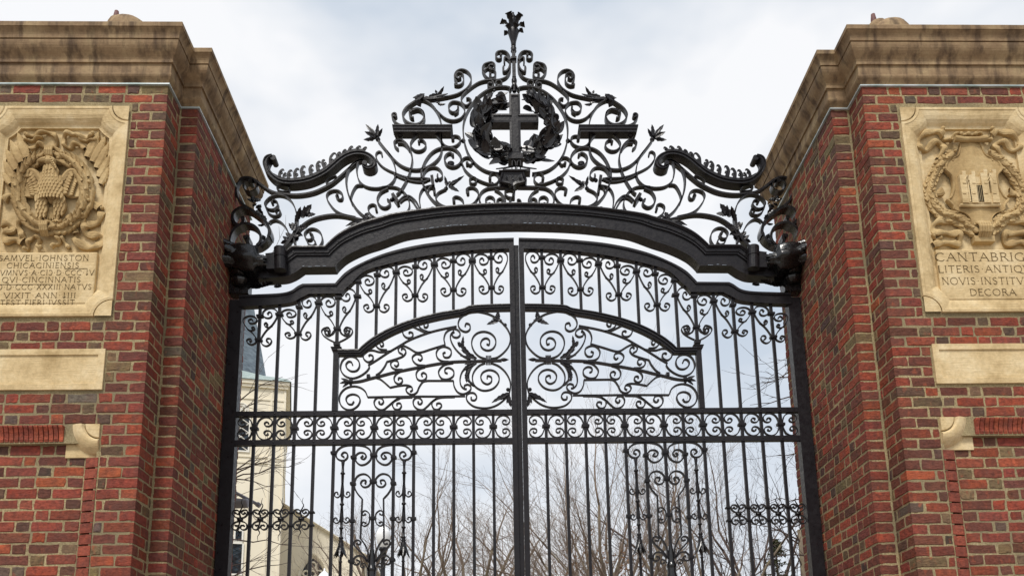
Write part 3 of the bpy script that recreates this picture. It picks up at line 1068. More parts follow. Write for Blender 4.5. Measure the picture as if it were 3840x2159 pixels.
for cx, cz, w in ((295, 245, 0.05), (266, 668, 0.05)):
    mb = MB()
    p = T('TL', [(cx, cz)])[0]
    for k in range(4):
        x = p[0] + (k - 1.5) * 0.013
        mb.tube([(x, YREL - 0.02, p[2] - 0.055), (x + 0.002, YREL - 0.055, p[2] - 0.03), (x, YREL - 0.062, p[2]), (x - 0.002, YREL - 0.055, p[2] + 0.03), (x, YREL - 0.02, p[2] + 0.05)], 0.0085, 7)
    mb.build('carved_binding', M['stone_carved'], foL)
mb = MB()
def cut_line(ox, k, x, y):
    return onY(ox + x / 2.194, 600 + y / 2.194, -PY1)[[0, 2]]


for s_, yb_, h, w in (('SAMVEL*IOHNSTON', 826, 0.0385, 0.587), ('CHICAGINIENSIS', 886, 0.037, 0.47), ('ALVMNVS*A*CIb*D*CCC*dV', 946, 0.036, 0.675), ('QVI*CINCINNATIS', 1004, 0.037, 0.51),
                      ('CIb*D*CCC*XXXIII*NATVS', 1063, 0.036, 0.66), ('VIXIT*ANN*dIII', 1133, 0.037, 0.465), ('TEST*FIERI*IVSSIT.', 1192, 0.037, 0.50)):
    x_, z_ = cut_line(0, 1, 360, yb_)
    mb = MB()
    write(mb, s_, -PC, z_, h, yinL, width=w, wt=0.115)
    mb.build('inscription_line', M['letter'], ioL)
for y_, x0, x1 in ((893, -3.02, -2.87), (1021, -3.45, -3.09)):
    z = cut_line(0, 1, 360, y_)[1]
    mb = MB()
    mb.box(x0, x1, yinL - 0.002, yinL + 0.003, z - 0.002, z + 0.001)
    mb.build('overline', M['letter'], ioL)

# chapel tablet: half traced, the other half mirrored about the tablet's middle
frR, foR, ioR, yinR, yfr = build_tablet(pier_r, 1)
XM = PC + 0.004


def half(mb, fn):
    a, f0 = len(mb.v), len(mb.f)
    fn()
    V = [(2 * XM - x, y, z) for x, y, z in mb.v[a:]]
    F = [tuple(len(mb.v) + i - a for i in reversed(f)) for f in mb.f[f0:]]
    mb.v.extend(V)
    mb.f.extend(F)


mb = MB()
mid = T('TR', [(432, 176), (480, 690)])
edge = [p[[0, 2]] for p in T('TR', [(352, 190), (345, 225), (335, 268), (305, 288), (275, 300), (262, 345), (300, 385), (308, 450), (292, 500), (274, 514), (305, 545), (318, 572), (370, 590), (402, 620), (410, 655)])]
edge = catmull(edge, 4)
G = []
for ins, h in ((0.0, 0.0), (0.0, 0.026), (0.006, 0.034), (0.016, 0.034), (0.024, 0.026)):
    G.append([(p[0] + (XM - p[0]) * ins / 0.2 * 0.9, yfr - 0.012 - h, p[1]) for p in edge])
for q in (0.25, 0.5, 0.75, 1.0):
    G.append([(p[0] + (XM - p[0]) * (0.12 + 0.88 * q), yfr - 0.012 - 0.026 - 0.012 * q, p[1]) for p in edge])
half(mb, lambda: mb.grid(G))
q = T('TR', [(350, 182), (372, 196), (432, 192), (512, 180)], yfr - 0.05)
zc = q[2][2]
mb.tube([(XM - 0.112, yfr - 0.05, zc + 0.008), (XM - 0.05, yfr - 0.056, zc - 0.004), (XM + 0.05, yfr - 0.056, zc - 0.004), (XM + 0.112, yfr - 0.05, zc + 0.008)], [0.024, 0.019, 0.019, 0.024], 10)
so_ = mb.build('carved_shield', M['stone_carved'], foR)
mb = MB()
yb_ = yfr - 0.05


def bx(x0, x1, z0, z1, h):
    (a, b_) = T('TR', [(x0, z0), (x1, z1)], 0)
    mb.box(min(a[0], b_[0]), max(a[0], b_[0]), yb_ - h, yb_ + 0.02, min(a[2], b_[2]), max(a[2], b_[2]))


bx(352, 538, 548, 492, 0.016)
bx(376, 470, 492, 442, 0.012)
bx(384, 468, 442, 398, 0.007)
for x in (357, 408, 474, 522):
    top = 362 if x in (474, 522) else 372
    bx(x - 6, x + 7, 545, top + 22, 0.022)
    bx(x - 8, x + 9, 498, 491, 0.026)
    bx(x - 8, x + 9, 442, 436, 0.026)
    for k in (-6, 0, 6):
        bx(x + k - 1.6, x + k + 1.6, top + 22, top, 0.018)
for x in range(388, 470, 9):
    bx(x, x + 3, 540, 450, 0.02)
    bx(x, x + 3, 438, 400, 0.011)
for x0, x1 in ((360, 384), (482, 516)):
    c_ = (x0 + x1) / 2
    A_ = T('TR', [(x0, 425), (c_, 395), (x1, 425)], yb_ - 0.02)
    mb.tube(A_, 0.005, 6)
    A_ = T('TR', [(x0 + 4, 490), (x0 + 4, 440), (c_, 415), (x1 - 4, 440), (x1 - 4, 490)], yb_ - 0.018)
    mb.tube(A_, 0.004, 6)
A_ = T('TR', [(340, 552), (400, 556), (450, 556), (500, 554), (560, 552)], yb_ - 0.004)
mb.tube(catmull(A_, 4), 0.012, 8)
mb.build('carved_chapel', M['stone'], so_)
mb = MB()
r = random.Random(9)


def garland():
    path = catmull([(318, 258), (262, 300), (225, 345), (195, 410), (185, 470), (210, 545), (262, 590), (330, 610), (385, 650), (430, 680)], 5)
    for i in range(len(path) - 1):
        d = path[i + 1] - path[i]
        d /= np.linalg.norm(d)
        n = np.array((-d[1], d[0]))
        for k in (-1, 0, 1):
            o = path[i] + n * k * 15 + n * r.uniform(-4, 4)
            e = o + (d + n * 0.35 * k) * r.uniform(34, 44)
            feather(mb, 'TR', tuple(o), tuple(e), 0.033, y=YREL - 0.016 - (0.016 if k == 0 else 0) + r.uniform(-0.005, 0.005), cup=0.5, curl=0.12, lift=0.012)
        if i % 5 == 0:
            mb.ball(T('TR', [tuple(path[i] + n * r.uniform(-14, 14))])[0] + np.array((0, -0.034, 0)), 0.011, 8, 6)
    mb.tube(np.array(T('TR', [tuple(p) for p in path])) + np.array((0, 0.004, 0)), 0.03, 8)


garland()
for mir_ in (None, XM):
    mb.build('carved_garland', M['stone_carved'], foR, mir=mir_)


for pts, w in (([(265, 155), (225, 132), (170, 140), (130, 175), (125, 215), (165, 235), (205, 195), (250, 200), (262, 230), (235, 280)], 0.045), ([(250, 125), (258, 150), (275, 180), (310, 180), (322, 152), (360, 150), (395, 152)], 0.02),
               ([(180, 500), (215, 475), (258, 462)], 0.055), ([(390, 625), (330, 625), (250, 622), (205, 650), (225, 690), (290, 690), (345, 695), (355, 735), (320, 752), (260, 738), (200, 762)], 0.05), ([(200, 700), (215, 722), (250, 716)], 0.02)):
    mb = MB()
    ribbon3(mb, 'TR', pts, w)
    for mir_ in (None, XM):
        mb.build('carved_ribbon', M['stone_carved'], foR, mir=mir_)
for x, z in ((255, 122), (355, 152), (396, 152), (205, 702)):
    mb = MB()
    mb.ball(T('TR', [(x, z)])[0] + np.array((0, -0.016, 0)), 0.015, 8, 6)
    for mir_ in (None, XM):
        mb.build('carved_berry', M['stone_carved'], foR, mir=mir_)


mb = MB()
zb = T('TR', [(480, 680)])[0][2]
for k in range(5):
    x = XM + (k - 2) * 0.017
    mb.tube([(x * 1.0, YREL - 0.02, zb - 0.06), (x, YREL - 0.052, zb - 0.03), (x, YREL - 0.06, zb), (x, YREL - 0.052, zb + 0.03), (x, YREL - 0.02, zb + 0.055)], 0.011, 7)
mb.box(XM - 0.07, XM + 0.07, YREL - 0.03, YREL + 0.02, zb - 0.092, zb - 0.05)
mb.build('carved_binding', M['stone_carved'], foR)
mb = MB()
for s_, yb_, h, w in (('CANTABRIGIA', 828, 0.060, 0.725), ('LITERIS*ANTIQVIS', 922, 0.050, 0.705), ('NOVIS*INSTITVTIS', 1020, 0.050, 0.675), ('DECORA', 1112, 0.047, 0.315)):
    x_, z_ = cut_line(2900, 1, 1770, yb_)
    mb = MB()
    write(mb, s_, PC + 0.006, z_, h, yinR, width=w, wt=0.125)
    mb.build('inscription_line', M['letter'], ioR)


# ------------------------------------------------------------------ the overthrow: arched beam and cresting above the gate
ot = thing('wrought_iron_overthrow', 'black iron arch with scrolls, cross and laurel wreath spanning between the brick piers', 'gate arch', (0, 0, 4.9))
AX = 0.012          # its middle stands a finger's breadth right of the gate's
IR, IG = M['iron'], M['iron_gloss']
SW, ST = 0.048, 0.0098
YF = -0.025


def twice(mb, name, mat=IR, smooth=False, parent=None, ax=AX):
    p = parent if isinstance(parent, tuple) else (parent or ot, parent or ot)
    return mb.build(name, mat, p[0], smooth), mb.build(name, mat, p[1], smooth, mir=ax)


def scroll(c, items, w=SW, t=ST, yf=YF, name='scroll', knob=0.0, taper=0.0, parent=None, ax=AX, mat=IR, n=6, both=True):
    P = trace(c, items, yf, n)
    mb = MB()
    mb.ribbon(P, yf, w, t, taper)
    if knob:
        e = P[-1]
        mb.cyl((e[0], yf - 0.003, e[1]), (e[0], yf + w + 0.003, e[1]), knob, n=10)
    if both:
        return twice(mb, name, mat, False, parent, ax)
    return mb.build(name, mat, parent or ot)


def ringat(c, x, y, r, w=SW, t=ST):
    q = pt(c, x, y, YF)
    mb = MB()
    mb.ring((q[0], q[2]), r, YF, w, t)
    twice(mb, 'ring')


def ballat(c, x, y, r, name='ball', sc=(1, 1, 1), Y=0.0, both=True):
    q = pt(c, x, y, Y)
    mb = MB()
    mb.ball(q, r, 14, 9, sc)
    return twice(mb, name, IR, True) if both else mb.build(name, IR, ot, True)


# arched beam: top edge and lower front edge traced, stepped mouldings between them
top_e = [pt('F', x, y, -0.06) for x, y in ((560, 800), (800, 790), (1010, 765), (1060, 740), (1095, 695), (1150, 654), (1380, 653), (1600, 652))] + \
        [pt('F', x, y, -0.06) for x, y in ((1650, 600), (1745, 515), (1850, 445), (2000, 372), (2150, 315), (2350, 262))]
top_e += [pt('C', x, y, -0.06) for x, y in ((600, 1127), (900, 1078), (1300, 1027), (1700, 997), (2100, 979))]
bot_e = [pt('F', x, y, -0.06) for x, y in ((560, 1062), (800, 1058), (1010, 1045), (1080, 1030), (1180, 985), (1282, 915), (1500, 912), (1722, 910))] + \
        [pt('F', x, y, -0.06) for x, y in ((1760, 862), (1850, 780), (1960, 715), (2090, 655), (2200, 615), (2350, 568))]
bot_e += [pt('C', x, y, -0.06) for x, y in ((760, 1366), (1020, 1318), (1380, 1272), (1750, 1246), (2120, 1234))]


def resmooth(E, kinks):
    out = []
    ks = [0] + kinks + [len(E) - 1]
    for a, b_ in zip(ks[:-1], ks[1:]):
        s_ = catmull([(p[0], p[2]) for p in E[a:b_ + 1]], 5)
        out += list(s_ if not out else s_[1:])
    return out


kk = [2, 5, 7]
Tt, Bb = resmooth(top_e, kk), resmooth(bot_e, kk)
zc_t, zc_b = Tt[-1][1] + 0.001, Bb[-1][1] + 0.001
Tt += [(AX, zc_t + 0.001)]
Bb += [(AX, zc_b + 0.001)]
Tt += [(2 * AX - x, z) for x, z in Tt[-2::-1]]
Bb += [(2 * AX - x, z) for x, z in Bb[-2::-1]]
prof = [(-0.006, 0.055), (-0.006, -0.098), (0.06, -0.100), (0.10, -0.088), (0.125, -0.088), (0.13, -0.080), (0.30, -0.080), (0.305, -0.072), (0.40, -0.072), (0.405, -0.060), (0.90, -0.060), (0.93, -0.064), (1.0, -0.064), (1.0, 0.055)]
mb = MB()
mb.grid([[(a[0] + (b_[0] - a[0]) * u, y, a[1] + (b_[1] - a[1]) * u) for u, y in prof] for a, b_ in zip(Tt, Bb)], cv=True)
beam = mb.build('arched_beam', IR, ot)
mb = MB()
for k in range(3, len(Tt) - 3, 7):
    p = np.array(Tt[k]) * 0.78 + np.array(Bb[k]) * 0.22
    mb.cyl((p[0], -0.084, p[1]), (p[0], -0.079, p[1]), 0.007, 0.005, 8)
mb.build('rivets', IR, beam)

r = random.Random(12)
mb = MB()
for x0, x1 in ((-0.78, -0.42), (0.06, 0.62), (-1.72, -1.55), (1.55, 1.70)):
    x = x0
    while x < x1:
        ln = r.uniform(0.012, 0.05)
        za = float(np.interp(x, [p[0] for p in Bb], [p[1] for p in Bb]))
        zb_ = float(np.interp(x + ln, [p[0] for p in Bb], [p[1] for p in Bb]))
        o = r.uniform(0.003, 0.010)
        h = r.uniform(0.0015, 0.004)
        mb.add([(x, -0.0652, za + o), (x + ln, -0.0652, zb_ + o), (x + ln * 0.9, -0.0652, zb_ + o + h), (x + ln * 0.1, -0.0652, za + o + h * 1.4)], [(0, 1, 2, 3)])
        x += ln + r.uniform(0.002, 0.03)
mb.build('chipped_paint', M['chip'], beam)
# --- finial and stem
mb = MB()
c0 = pt('A', 1166, 640)
X0f = AX - 0.003
zA = lambda y: pt('A', 1166, y)[2]
mb.lathe([(0.0, zA(660)), (0.020, zA(650)), (0.021, zA(600)), (0.026, zA(560)), (0.038, zA(500)), (0.052, zA(430)), (0.048, zA(420)), (0.0, zA(425))], (X0f, 0), 14)
mb.lathe([(0.022, zA(710)), (0.026, zA(700)), (0.022, zA(680)), (0.026, zA(660)), (0.022, zA(645))], (X0f, 0), 12)
mb.lathe([(0.016, zA(430)), (0.022, zA(330)), (0.021, zA(290)), (0.025, zA(240)), (0.016, zA(205)), (0.010, zA(195)), (0.012, zA(180)), (0.0, zA(166))], (X0f, 0), 12)
fin = mb.build('crowning_finial', IR, ot, True)


def curled_leaf(mb, az, prof, w, lobes=3):
    """a lobed leaf whose midrib follows prof (radius, height) and rolls over at the tip"""
    P = catmull(prof, 5)
    n = len(P)
    ca, sa = math.cos(az), math.sin(az)
    T_, B_ = [], []
    for i, (r_, z_) in enumerate(P):
        u = i / (n - 1)
        ww = w * (0.45 + 0.75 * u) * (1 - max(0, (u - 0.72) / 0.28) ** 1.5) * (1 - 0.38 * ((u * lobes * 1.4) % 1.0)) + 0.002
        row, rb = [], []
        for q in (-1, -0.5, 0, 0.5, 1):
            rr = r_ - 0.25 * ww * q * q
            zz = z_ + 0.30 * ww * q * q
            row.append((X0f + rr * ca - ww * q * sa, rr * sa + ww * q * ca, zz))
            rb.append((X0f + (rr - 0.004) * ca - ww * q * sa, (rr - 0.004) * sa + ww * q * ca, zz - 0.002))
        T_.append(row)
        B_.append(rb)
    mb.grid([T_[i] + B_[i][::-1] for i in range(n)], cv=True)


for tier, (zz0, pr_l, w, n) in enumerate(((zA(520), [(0.024, 0.0), (0.040, 0.045), (0.062, 0.078), (0.082, 0.083), (0.092, 0.066)], 0.030, 5),
                                         (zA(440), [(0.030, 0.0), (0.040, 0.055), (0.066, 0.098), (0.098, 0.116), (0.118, 0.100)], 0.034, 5),
                                         (zA(330), [(0.018, 0.0), (0.024, 0.04), (0.030, 0.062), (0.036, 0.060)], 0.016, 4))):
    for k in range(n):
        mb = MB()
        curled_leaf(mb, 2 * math.pi * k / n + 0.12 + 0.35 * tier, [(r_, zz0 + z_) for r_, z_ in pr_l], w)
        mb.build('leaf', IR, fin)
mb = MB()
mb.box(X0f - 0.015, X0f + 0.015, -0.018, 0.018, zA(1060), zA(700))
mb.box(X0f - 0.024, X0f + 0.024, -0.03, 0.03, zA(825), zA(800))
mb.lathe([(0.018, zA(1250)), (0.019, zA(1170)), (0.016, zA(1140)), (0.023, zA(1120)), (0.023, zA(1085)), (0.017, zA(1065)), (0.017, zA(1040))], (X0f, 0), 12)
mb.build('stem', IR, ot)
mb = MB()
for s_ in (-1, 1):
    mb.ribbon([(X0f + s_ * x, z) for x, z in ((0.012, zA(1150)), (0.018, zA(1190)), (0.028, zA(1225)), (0.04, zA(1240)), (0.045, zA(1222)), (0.036, zA(1214)))], -0.03, 0.06, 0.008)
mb.build('foot_curl', IR, ot)

scroll('A', [(1138, 800), (1120, 745), (1085, 703), (1035, 684), ('s', 988, 752, 62, 24, -100, -300)], knob=0.010)
scroll('A', [(1128, 812), (1090, 778), (1062, 772), (1052, 800), (1058, 845)], name='hook', t=0.013)
scroll('A', [(1130, 830), (1122, 900), (1090, 952), (1048, 962), (1036, 925), (1046, 892)], name='hook', t=0.013)
scroll('A', [(1140, 860), (1132, 960), (1085, 1032), (1000, 1072), (910, 1075), (830, 1050), (775, 990), (755, 925), (785, 865), ('s', 878, 898, 60, 24, -105, 400)], knob=0.010)
scroll('A', [(764, 965), (830, 915), (890, 928), (930, 965), (938, 1005), (905, 1048), (865, 1035), (852, 1005), (875, 985)])
# big S from the leaf clump up to its own curl
scroll('A', [(-20, 1335), (100, 1335), (300, 1300), (430, 1262), (545, 1190), (600, 1100), (598, 1020), (550, 960), ('s', 470, 1040, 105, 90, -80, -150), ('s', 440, 1060, 100, 62, -232, -120), ('s', 436, 1030, 64, 22, 0, -330)], knob=0.010)
scroll('A', [(545, 1225), (620, 1165), (710, 1110), (800, 1083), (860, 1082), ('s', 862, 1140, 56, 20, -70, 380)], knob=0.009)
scroll('B', [(1640, 310), (1575, 378), (1553, 440), (1578, 495), (1625, 518), (1668, 490), (1690, 450), (1655, 420), (1622, 425)], name='hook')
ringat('A', 980, 1120, 0.0265)
# ring that frames the wreath
scroll('B', [(2215, 275), (2140, 262), (2050, 266), (1960, 290), (1870, 335), (1780, 405), (1700, 500), (1635, 610), (1595, 720), (1580, 830), (1588, 950), (1610, 1060), (1655, 1180), (1725, 1285), (1810, 1360), (1900, 1408), (2000, 1432), (2090, 1442)], name='wreath_hoop', t=0.012)
# main volute at the left above the shelf
scroll('B', [(1060, 428), (985, 432), (880, 490), (795, 560), (758, 640), (790, 715), (860, 762), (950, 772), (1020, 735), (1052, 665), (1030, 600), (965, 566), (895, 582), ('s', 905, 640, 62, 40, 240, -160)], w=0.058, t=0.013)
scroll('B', [(1005, 785), (1045, 740), (1058, 670), (1035, 600), (970, 562), (900, 570), (862, 600)], knob=0.014, name='hook')
scroll('B', [(1030, 440), (1100, 470), (1165, 520), (1225, 600), (1265, 690), (1285, 790), (1288, 900), (1288, 1080)], name='stem')
scroll('B', [(1215, 585), (1262, 630), (1330, 688), (1410, 718), (1490, 715), (1560, 680), (1602, 610), (1592, 535), (1540, 482), ('s', 1455, 545, 82, 60, -75, -260), (1465, 630), (1512, 600), (1512, 545)], knob=0.009)
# shelf
q0, q1 = pt('B', 618, 785, -0.07), pt('B', 1436, 784, -0.07)
zt_, zb_ = pt('B', 1000, 787, -0.07)[2], pt('B', 1000, 868, -0.07)[2]
mb = MB()
G = []
for ins, z in ((0.0, zt_), (0.0, zt_ - 0.010), (0.006, zt_ - 0.012), (0.008, zt_ - 0.034), (0.016, zt_ - 0.040), (0.016, zb_)):
    G.append([(q0[0] + ins, -0.075 + ins, z), (q1[0] - ins, -0.075 + ins, z), (q1[0] - ins, 0.05 - ins, z), (q0[0] + ins, 0.05 - ins, z)])
mb.grid(G, cv=True)
mb.f += [(0, 1, 2, 3), (23, 22, 21, 20)]
twice(mb, 'shelf')
scroll('B', [(770, 790), (715, 778), (660, 742), (622, 692), ('s', 650, 655, 38, 16, 175, 330)], knob=0.010, name='hook')
ballat('B', 722, 935, 0.029, sc=(1, 1, 0.85))
scroll('B', [(1290, 1080), (1278, 1000), (1225, 930), (1145, 897), (1060, 893), (960, 920), (890, 985), (864, 1045), (880, 1090), (930, 1128), (1000, 1132), (1058, 1098), (1075, 1045), (1045, 1000), (1000, 983), (978, 1010)], knob=0.010)
scroll('B', [(700, 1112), (672, 1090), (648, 1055), (645, 1015), (685, 985), (745, 990), (805, 1035), (850, 1100), (880, 1180), (890, 1260), (878, 1345), (852, 1440), (815, 1530), (765, 1620), (720, 1690), (675, 1728)], t=0.013)
scroll('B', [(690, 1030), (760, 1034), (815, 1072), (852, 1125)], name='hook')
scroll('B', [(1286, 880), (1290, 990), (1320, 1050), (1385, 1082), (1462, 1072), (1520, 1035), (1545, 985), (1522, 942), (1470, 928), (1430, 945), (1440, 965)], knob=0.014)
ballat('B', 1583, 1010, 0.020)
# flower stem and its sweep back up
scroll('B', [(428, 995), (500, 1085), (575, 1175), (640, 1252), (720, 1322), (810, 1368), (900, 1388), (1000, 1384), (1100, 1352), (1195, 1290), (1262, 1215), (1290, 1130), (1290, 1075)], name='flower_stem', t=0.013)
scroll('B', [(552, 1140), (615, 1240), (652, 1340), (668, 1440), (664, 1470), (630, 1545), (560, 1610), (480, 1630), (400, 1640), (300, 1630), (220, 1595), (165, 1535), (140, 1455), (132, 1375), (150, 1300), (185, 1240)], name='scroll')
scroll('B', [(1420, 1916), (1350, 1912), (1262, 1880), (1170, 1805), (1100, 1715), (1050, 1615), (1015, 1515), (1012, 1425), (1035, 1345), (1080, 1250), (1150, 1162), (1235, 1108), (1330, 1088), (1425, 1096), (1502, 1140), (1550, 1212), (1548, 1285), (1500, 1335), (1430, 1350), (1360, 1320), (1328, 1255), (1345, 1195), (1400, 1163), (1442, 1190)], t=0.013, knob=0.010)
mb = MB()
q = pt('C', 1415, 405)
mb.lathe([(0.026, q[2] - 0.03), (0.03, q[2]), (0.02, q[2] + 0.005)], (q[0], 0.0), 12)
twice(mb, 'cup')
scroll('C', [(1565, 400), (1610, 490), (1700, 575), (1800, 630), (1900, 668), (1985, 688), (2045, 660), (2068, 602), (2040, 545), (1990, 530), (1942, 560), (1945, 605)], knob=0.013)
scroll('C', [(1560, 400), (1568, 350), (1620, 318), (1680, 330), (1708, 380), (1680, 420), (1635, 400)], knob=0.012, name='hook')
scroll('C', [(1035, 590), (1050, 525), (1100, 470), (1170, 450), (1240, 465), (1290, 520), (1298, 580), (1262, 610), (1228, 590), (1235, 545)])
for dy, dx in ((0, 0), (52, 60)):
    it = [(478, 300), (475, 262), (440, 240), (402, 265), (396, 312), (420, 372), (480, 442), (560, 492), (650, 532), (750, 572), (850, 596), (950, 602), (1050, 602), (1130, 612)]
    if dy:
        it = [(640, 545), (700, 580), (780, 612), (870, 638), (960, 652), (1050, 650), (1100, 628), (1135, 615)]
    scroll('C', it, name='rod', t=0.011, w=0.035)
for (x, y, ang, bx_, by_) in ((1165, 640, 82, 1222, 642), (660, 878, 58, 614, 905)):
    q = pt('C', x, y, -0.04)
    mb = MB()
    ca, sa = math.cos(math.radians(ang)), -math.sin(math.radians(ang))
    hl, ht = 0.046, 0.012
    V = [(q[0] + ca * u * hl - sa * v_ * ht, yy, q[2] + sa * u * hl + ca * v_ * ht) for yy in (-0.05, 0.035) for u, v_ in ((-1, -1), (1, -1), (1, 1), (-1, 1))]
    mb.add(V, [(0, 1, 2, 3), (7, 6, 5, 4), (0, 4, 5, 1), (1, 5, 6, 2), (2, 6, 7, 3), (3, 7, 4, 0)])
    twice(mb, 'cross_bar')
    ballat('C', bx_, by_, 0.018)
scroll('C', [(1170, 700), (1090, 712), (1035, 742), (997, 808), (985, 880), (995, 960), (1012, 1060)])
scroll('C', [(1110, 790), (1105, 760), (1130, 728), (1170, 722), (1198, 750), (1190, 795)], knob=0.011, name='hook')
scroll('C', [(480, 722), (580, 714), (685, 730), (765, 780), (822, 850), (850, 930), (845, 1010), (810, 1065), (755, 1098)])
scroll('C', [(560, 738), (465, 788), (420, 860), (420, 925), (460, 982), (522, 1000), (578, 968), (586, 920), (550, 885)], t=0.013)
scroll('C', [(712, 905), (775, 850), (845, 842), (905, 880), (955, 940), (1005, 1055)], name='rod', w=0.035)
scroll('C', [(725, 930), (790, 882), (850, 878), (895, 915), (935, 975), (985, 1060)], name='rod', w=0.035)
scroll('E', [(2040, 356), (1960, 372), (1870, 432), (1822, 510), (1802, 600), (1804, 700), (1830, 815), (1880, 925), (1950, 1030), (2030, 1105), (2100, 1150)], t=0.013)
scroll('C', [(210, 692), (130, 702), (72, 795), (52, 890), (75, 950)])
scroll('C', [(470, 1160), (390, 1142), (322, 1092), (290, 1030), (300, 980), (350, 955), (398, 978), (400, 1030)], knob=0.011, name='hook')
scroll('C', [(1420, 1010), (1300, 972), (1232, 922), (1208, 862), (1240, 800), (1310, 760), (1350, 742)], name='flower_stem')
scroll('C', [(1575, 1010), (1588, 960), (1575, 900), (1530, 860), (1475, 850), (1440, 880), (1455, 910)], knob=0.013, name='hook')
scroll('C', [(1400, 1014), (1520, 1008), (1640, 985), (1730, 935), (1785, 850), (1780, 772), (1720, 725), (1655, 730), (1622, 765), (1645, 795)], knob=0.013)
ringat('C', 1715, 632, 0.030)
ringat('C', 1168, 1025, 0.016)
ringat('C', 893, 1068, 0.018)
scroll('C', [(2000, 985), (1900, 990), (1835, 975), (1802, 890), (1822, 800), (1900, 742), (2000, 724), (2120, 719), (2290, 717)], t=0.013)
scroll('C', [(2150, 985), (2155, 900), (2100, 810), (2010, 752)], name='stem')
scroll('C', [(2000, 985), (2012, 910), (1985, 862), (1930, 852), (1888, 890), (1895, 940), (1940, 955)], knob=0.012)
scroll('C', [(2140, 985), (2135, 920), (2090, 875), (2045, 900), (2035, 960)], name='hook')
scroll('Z', [(595, 1055), (530, 1050), (430, 1030), (360, 960), (365, 880), (450, 845), (540, 855), (590, 900), (575, 960), (535, 985)], name='hook', t=0.012, both=False)
scroll('Z', [(480, 1240), (465, 1150), (510, 1070), (595, 1040)], name='hook', both=False)
scroll('Z', [(700, 1240), (750, 1200), (740, 1130), (700, 1095), (660, 1110), (670, 1150)], name='hook', both=False)
# moulded swan-neck rail with its comb of cresting
swan = [(800, 300), (735, 330), (705, 400), (730, 490), (800, 575), (900, 640), (1020, 662), (1150, 655), (1280, 630), (1400, 585), (1520, 520), (1630, 430), (1720, 352), (1820, 292), (1930, 262), (2040, 268), (2130, 310), (2182, 380), (2172, 440), (2110, 470), (2045, 450), (2030, 405)]
Ps = trace('E', swan, -0.045, 6)
d = np.gradient(Ps, axis=0)
d /= np.linalg.norm(d, axis=1)[:, None]
nr = np.stack([-d[:, 1], d[:, 0]], 1)
if nr[len(nr) // 2][1] < 0:
    nr = -nr
mb = MB()
n = len(Ps)
G = []
for i in range(n):
    k = min(1, (n - 1 - i) / 30 + 0.45) * min(1, i / 14 + 0.5)
    G.append([(Ps[i][0] + nr[i][0] * u * k, y, Ps[i][1] + nr[i][1] * u * k) for u, y in ((0.020, -0.045), (0.012, -0.058), (0.006, -0.058), (0.004, -0.048), (-0.008, -0.048), (-0.012, -0.056), (-0.020, -0.056), (-0.022, 0.045), (0.020, 0.045))])
mb.grid(G, cv=True)
mb.f += [tuple(range(9)), tuple(range(9 * n - 1, 9 * n - 10, -1))]
q = pt('E', 2055, 405, -0.05)
mb.cyl((q[0], -0.06, q[2]), (q[0], 0.03, q[2]), 0.020, 0.016, 12)
q = pt('E', 810, 325, -0.05)
mb.cyl((q[0], -0.05, q[2]), (q[0], 0.05, q[2]), 0.024, 0.024, 14)
swL, swR = twice(mb, 'swan_neck_rail')
teeth = [(905, 545, 930, 490, .8), (960, 580, 965, 540, .5), (1030, 575, 1035, 505, .9), (1125, 570, 1120, 485, 1), (1225, 540, 1205, 455, 1.1), (1335, 510, 1320, 440, 1), (1430, 455, 1420, 390, 1), (1520, 420, 1480, 372, 1), (1600, 375, 1620, 270, .8), (1695, 315, 1700, 262, .9), (1770, 262, 1780, 225, .8), (1855, 235, 1865, 182, .9), (1945, 225, 1975, 176, .9), (2035, 225, 2060, 190, .8)]
r = random.Random(21)
mb = MB()
for x, y, x2, y2, k in teeth:
    a, b_ = pt('E', x, y + 40, -0.012), pt('E', x2, y2, -0.012)
    dv = b_ - a
    e_ = np.array((dv[2], 0, -dv[0])) / np.linalg.norm(dv)
    hk = [a + dv * q + e_ * o_ * np.linalg.norm(dv) for q, o_ in ((-0.1, -0.05), (0.25, -0.10), (0.55, -0.12), (0.82, -0.02), (0.98, 0.10), (0.97, 0.24), (0.86, 0.28))]
    mb.ribbon(catmull([(p[0], p[2]) for p in hk], 4), -0.018, 0.012, 0.034 * k, 0.78)
    c_ = pt('E', x + (x2 - x) * 0.3 + 12, y - 8, -0.012)
    mb.ring((c_[0], c_[2]), 0.009, -0.018, 0.012, 0.006, 10)
for i in range(20, n - 40, 1):
    pass
Pb = trace('E', [(800, 560), (905, 610), (1020, 632), (1150, 622), (1280, 595), (1400, 548), (1520, 478), (1630, 392), (1720, 312), (1820, 255), (1930, 232), (2030, 235)], -0.012)
mb.ribbon(Pb, -0.016, 0.012, 0.028)
twice(mb, 'leaf_comb', parent=(swL, swR))
scroll('E', [(2045, 352), (1960, 372), (1870, 440), (1790, 512), (1700, 592), (1600, 672), (1480, 738), (1360, 788), (1220, 818), (1080, 826), (940, 812), (830, 795), (740, 755), (650, 690), (560, 625), (470, 592), (385, 602), (328, 660), (304, 745), (320, 850), (370, 930), (450, 992), (540, 1042), (640, 1130), (720, 1222), (752, 1320), (740, 1400)], w=0.056, t=0.016, name='lower_rail')
scroll('E', [(560, 640), (585, 690), (570, 750), (500, 785), (430, 765), (400, 700), (430, 650), (500, 640)], w=0.075, mat=IG, knob=0.018)
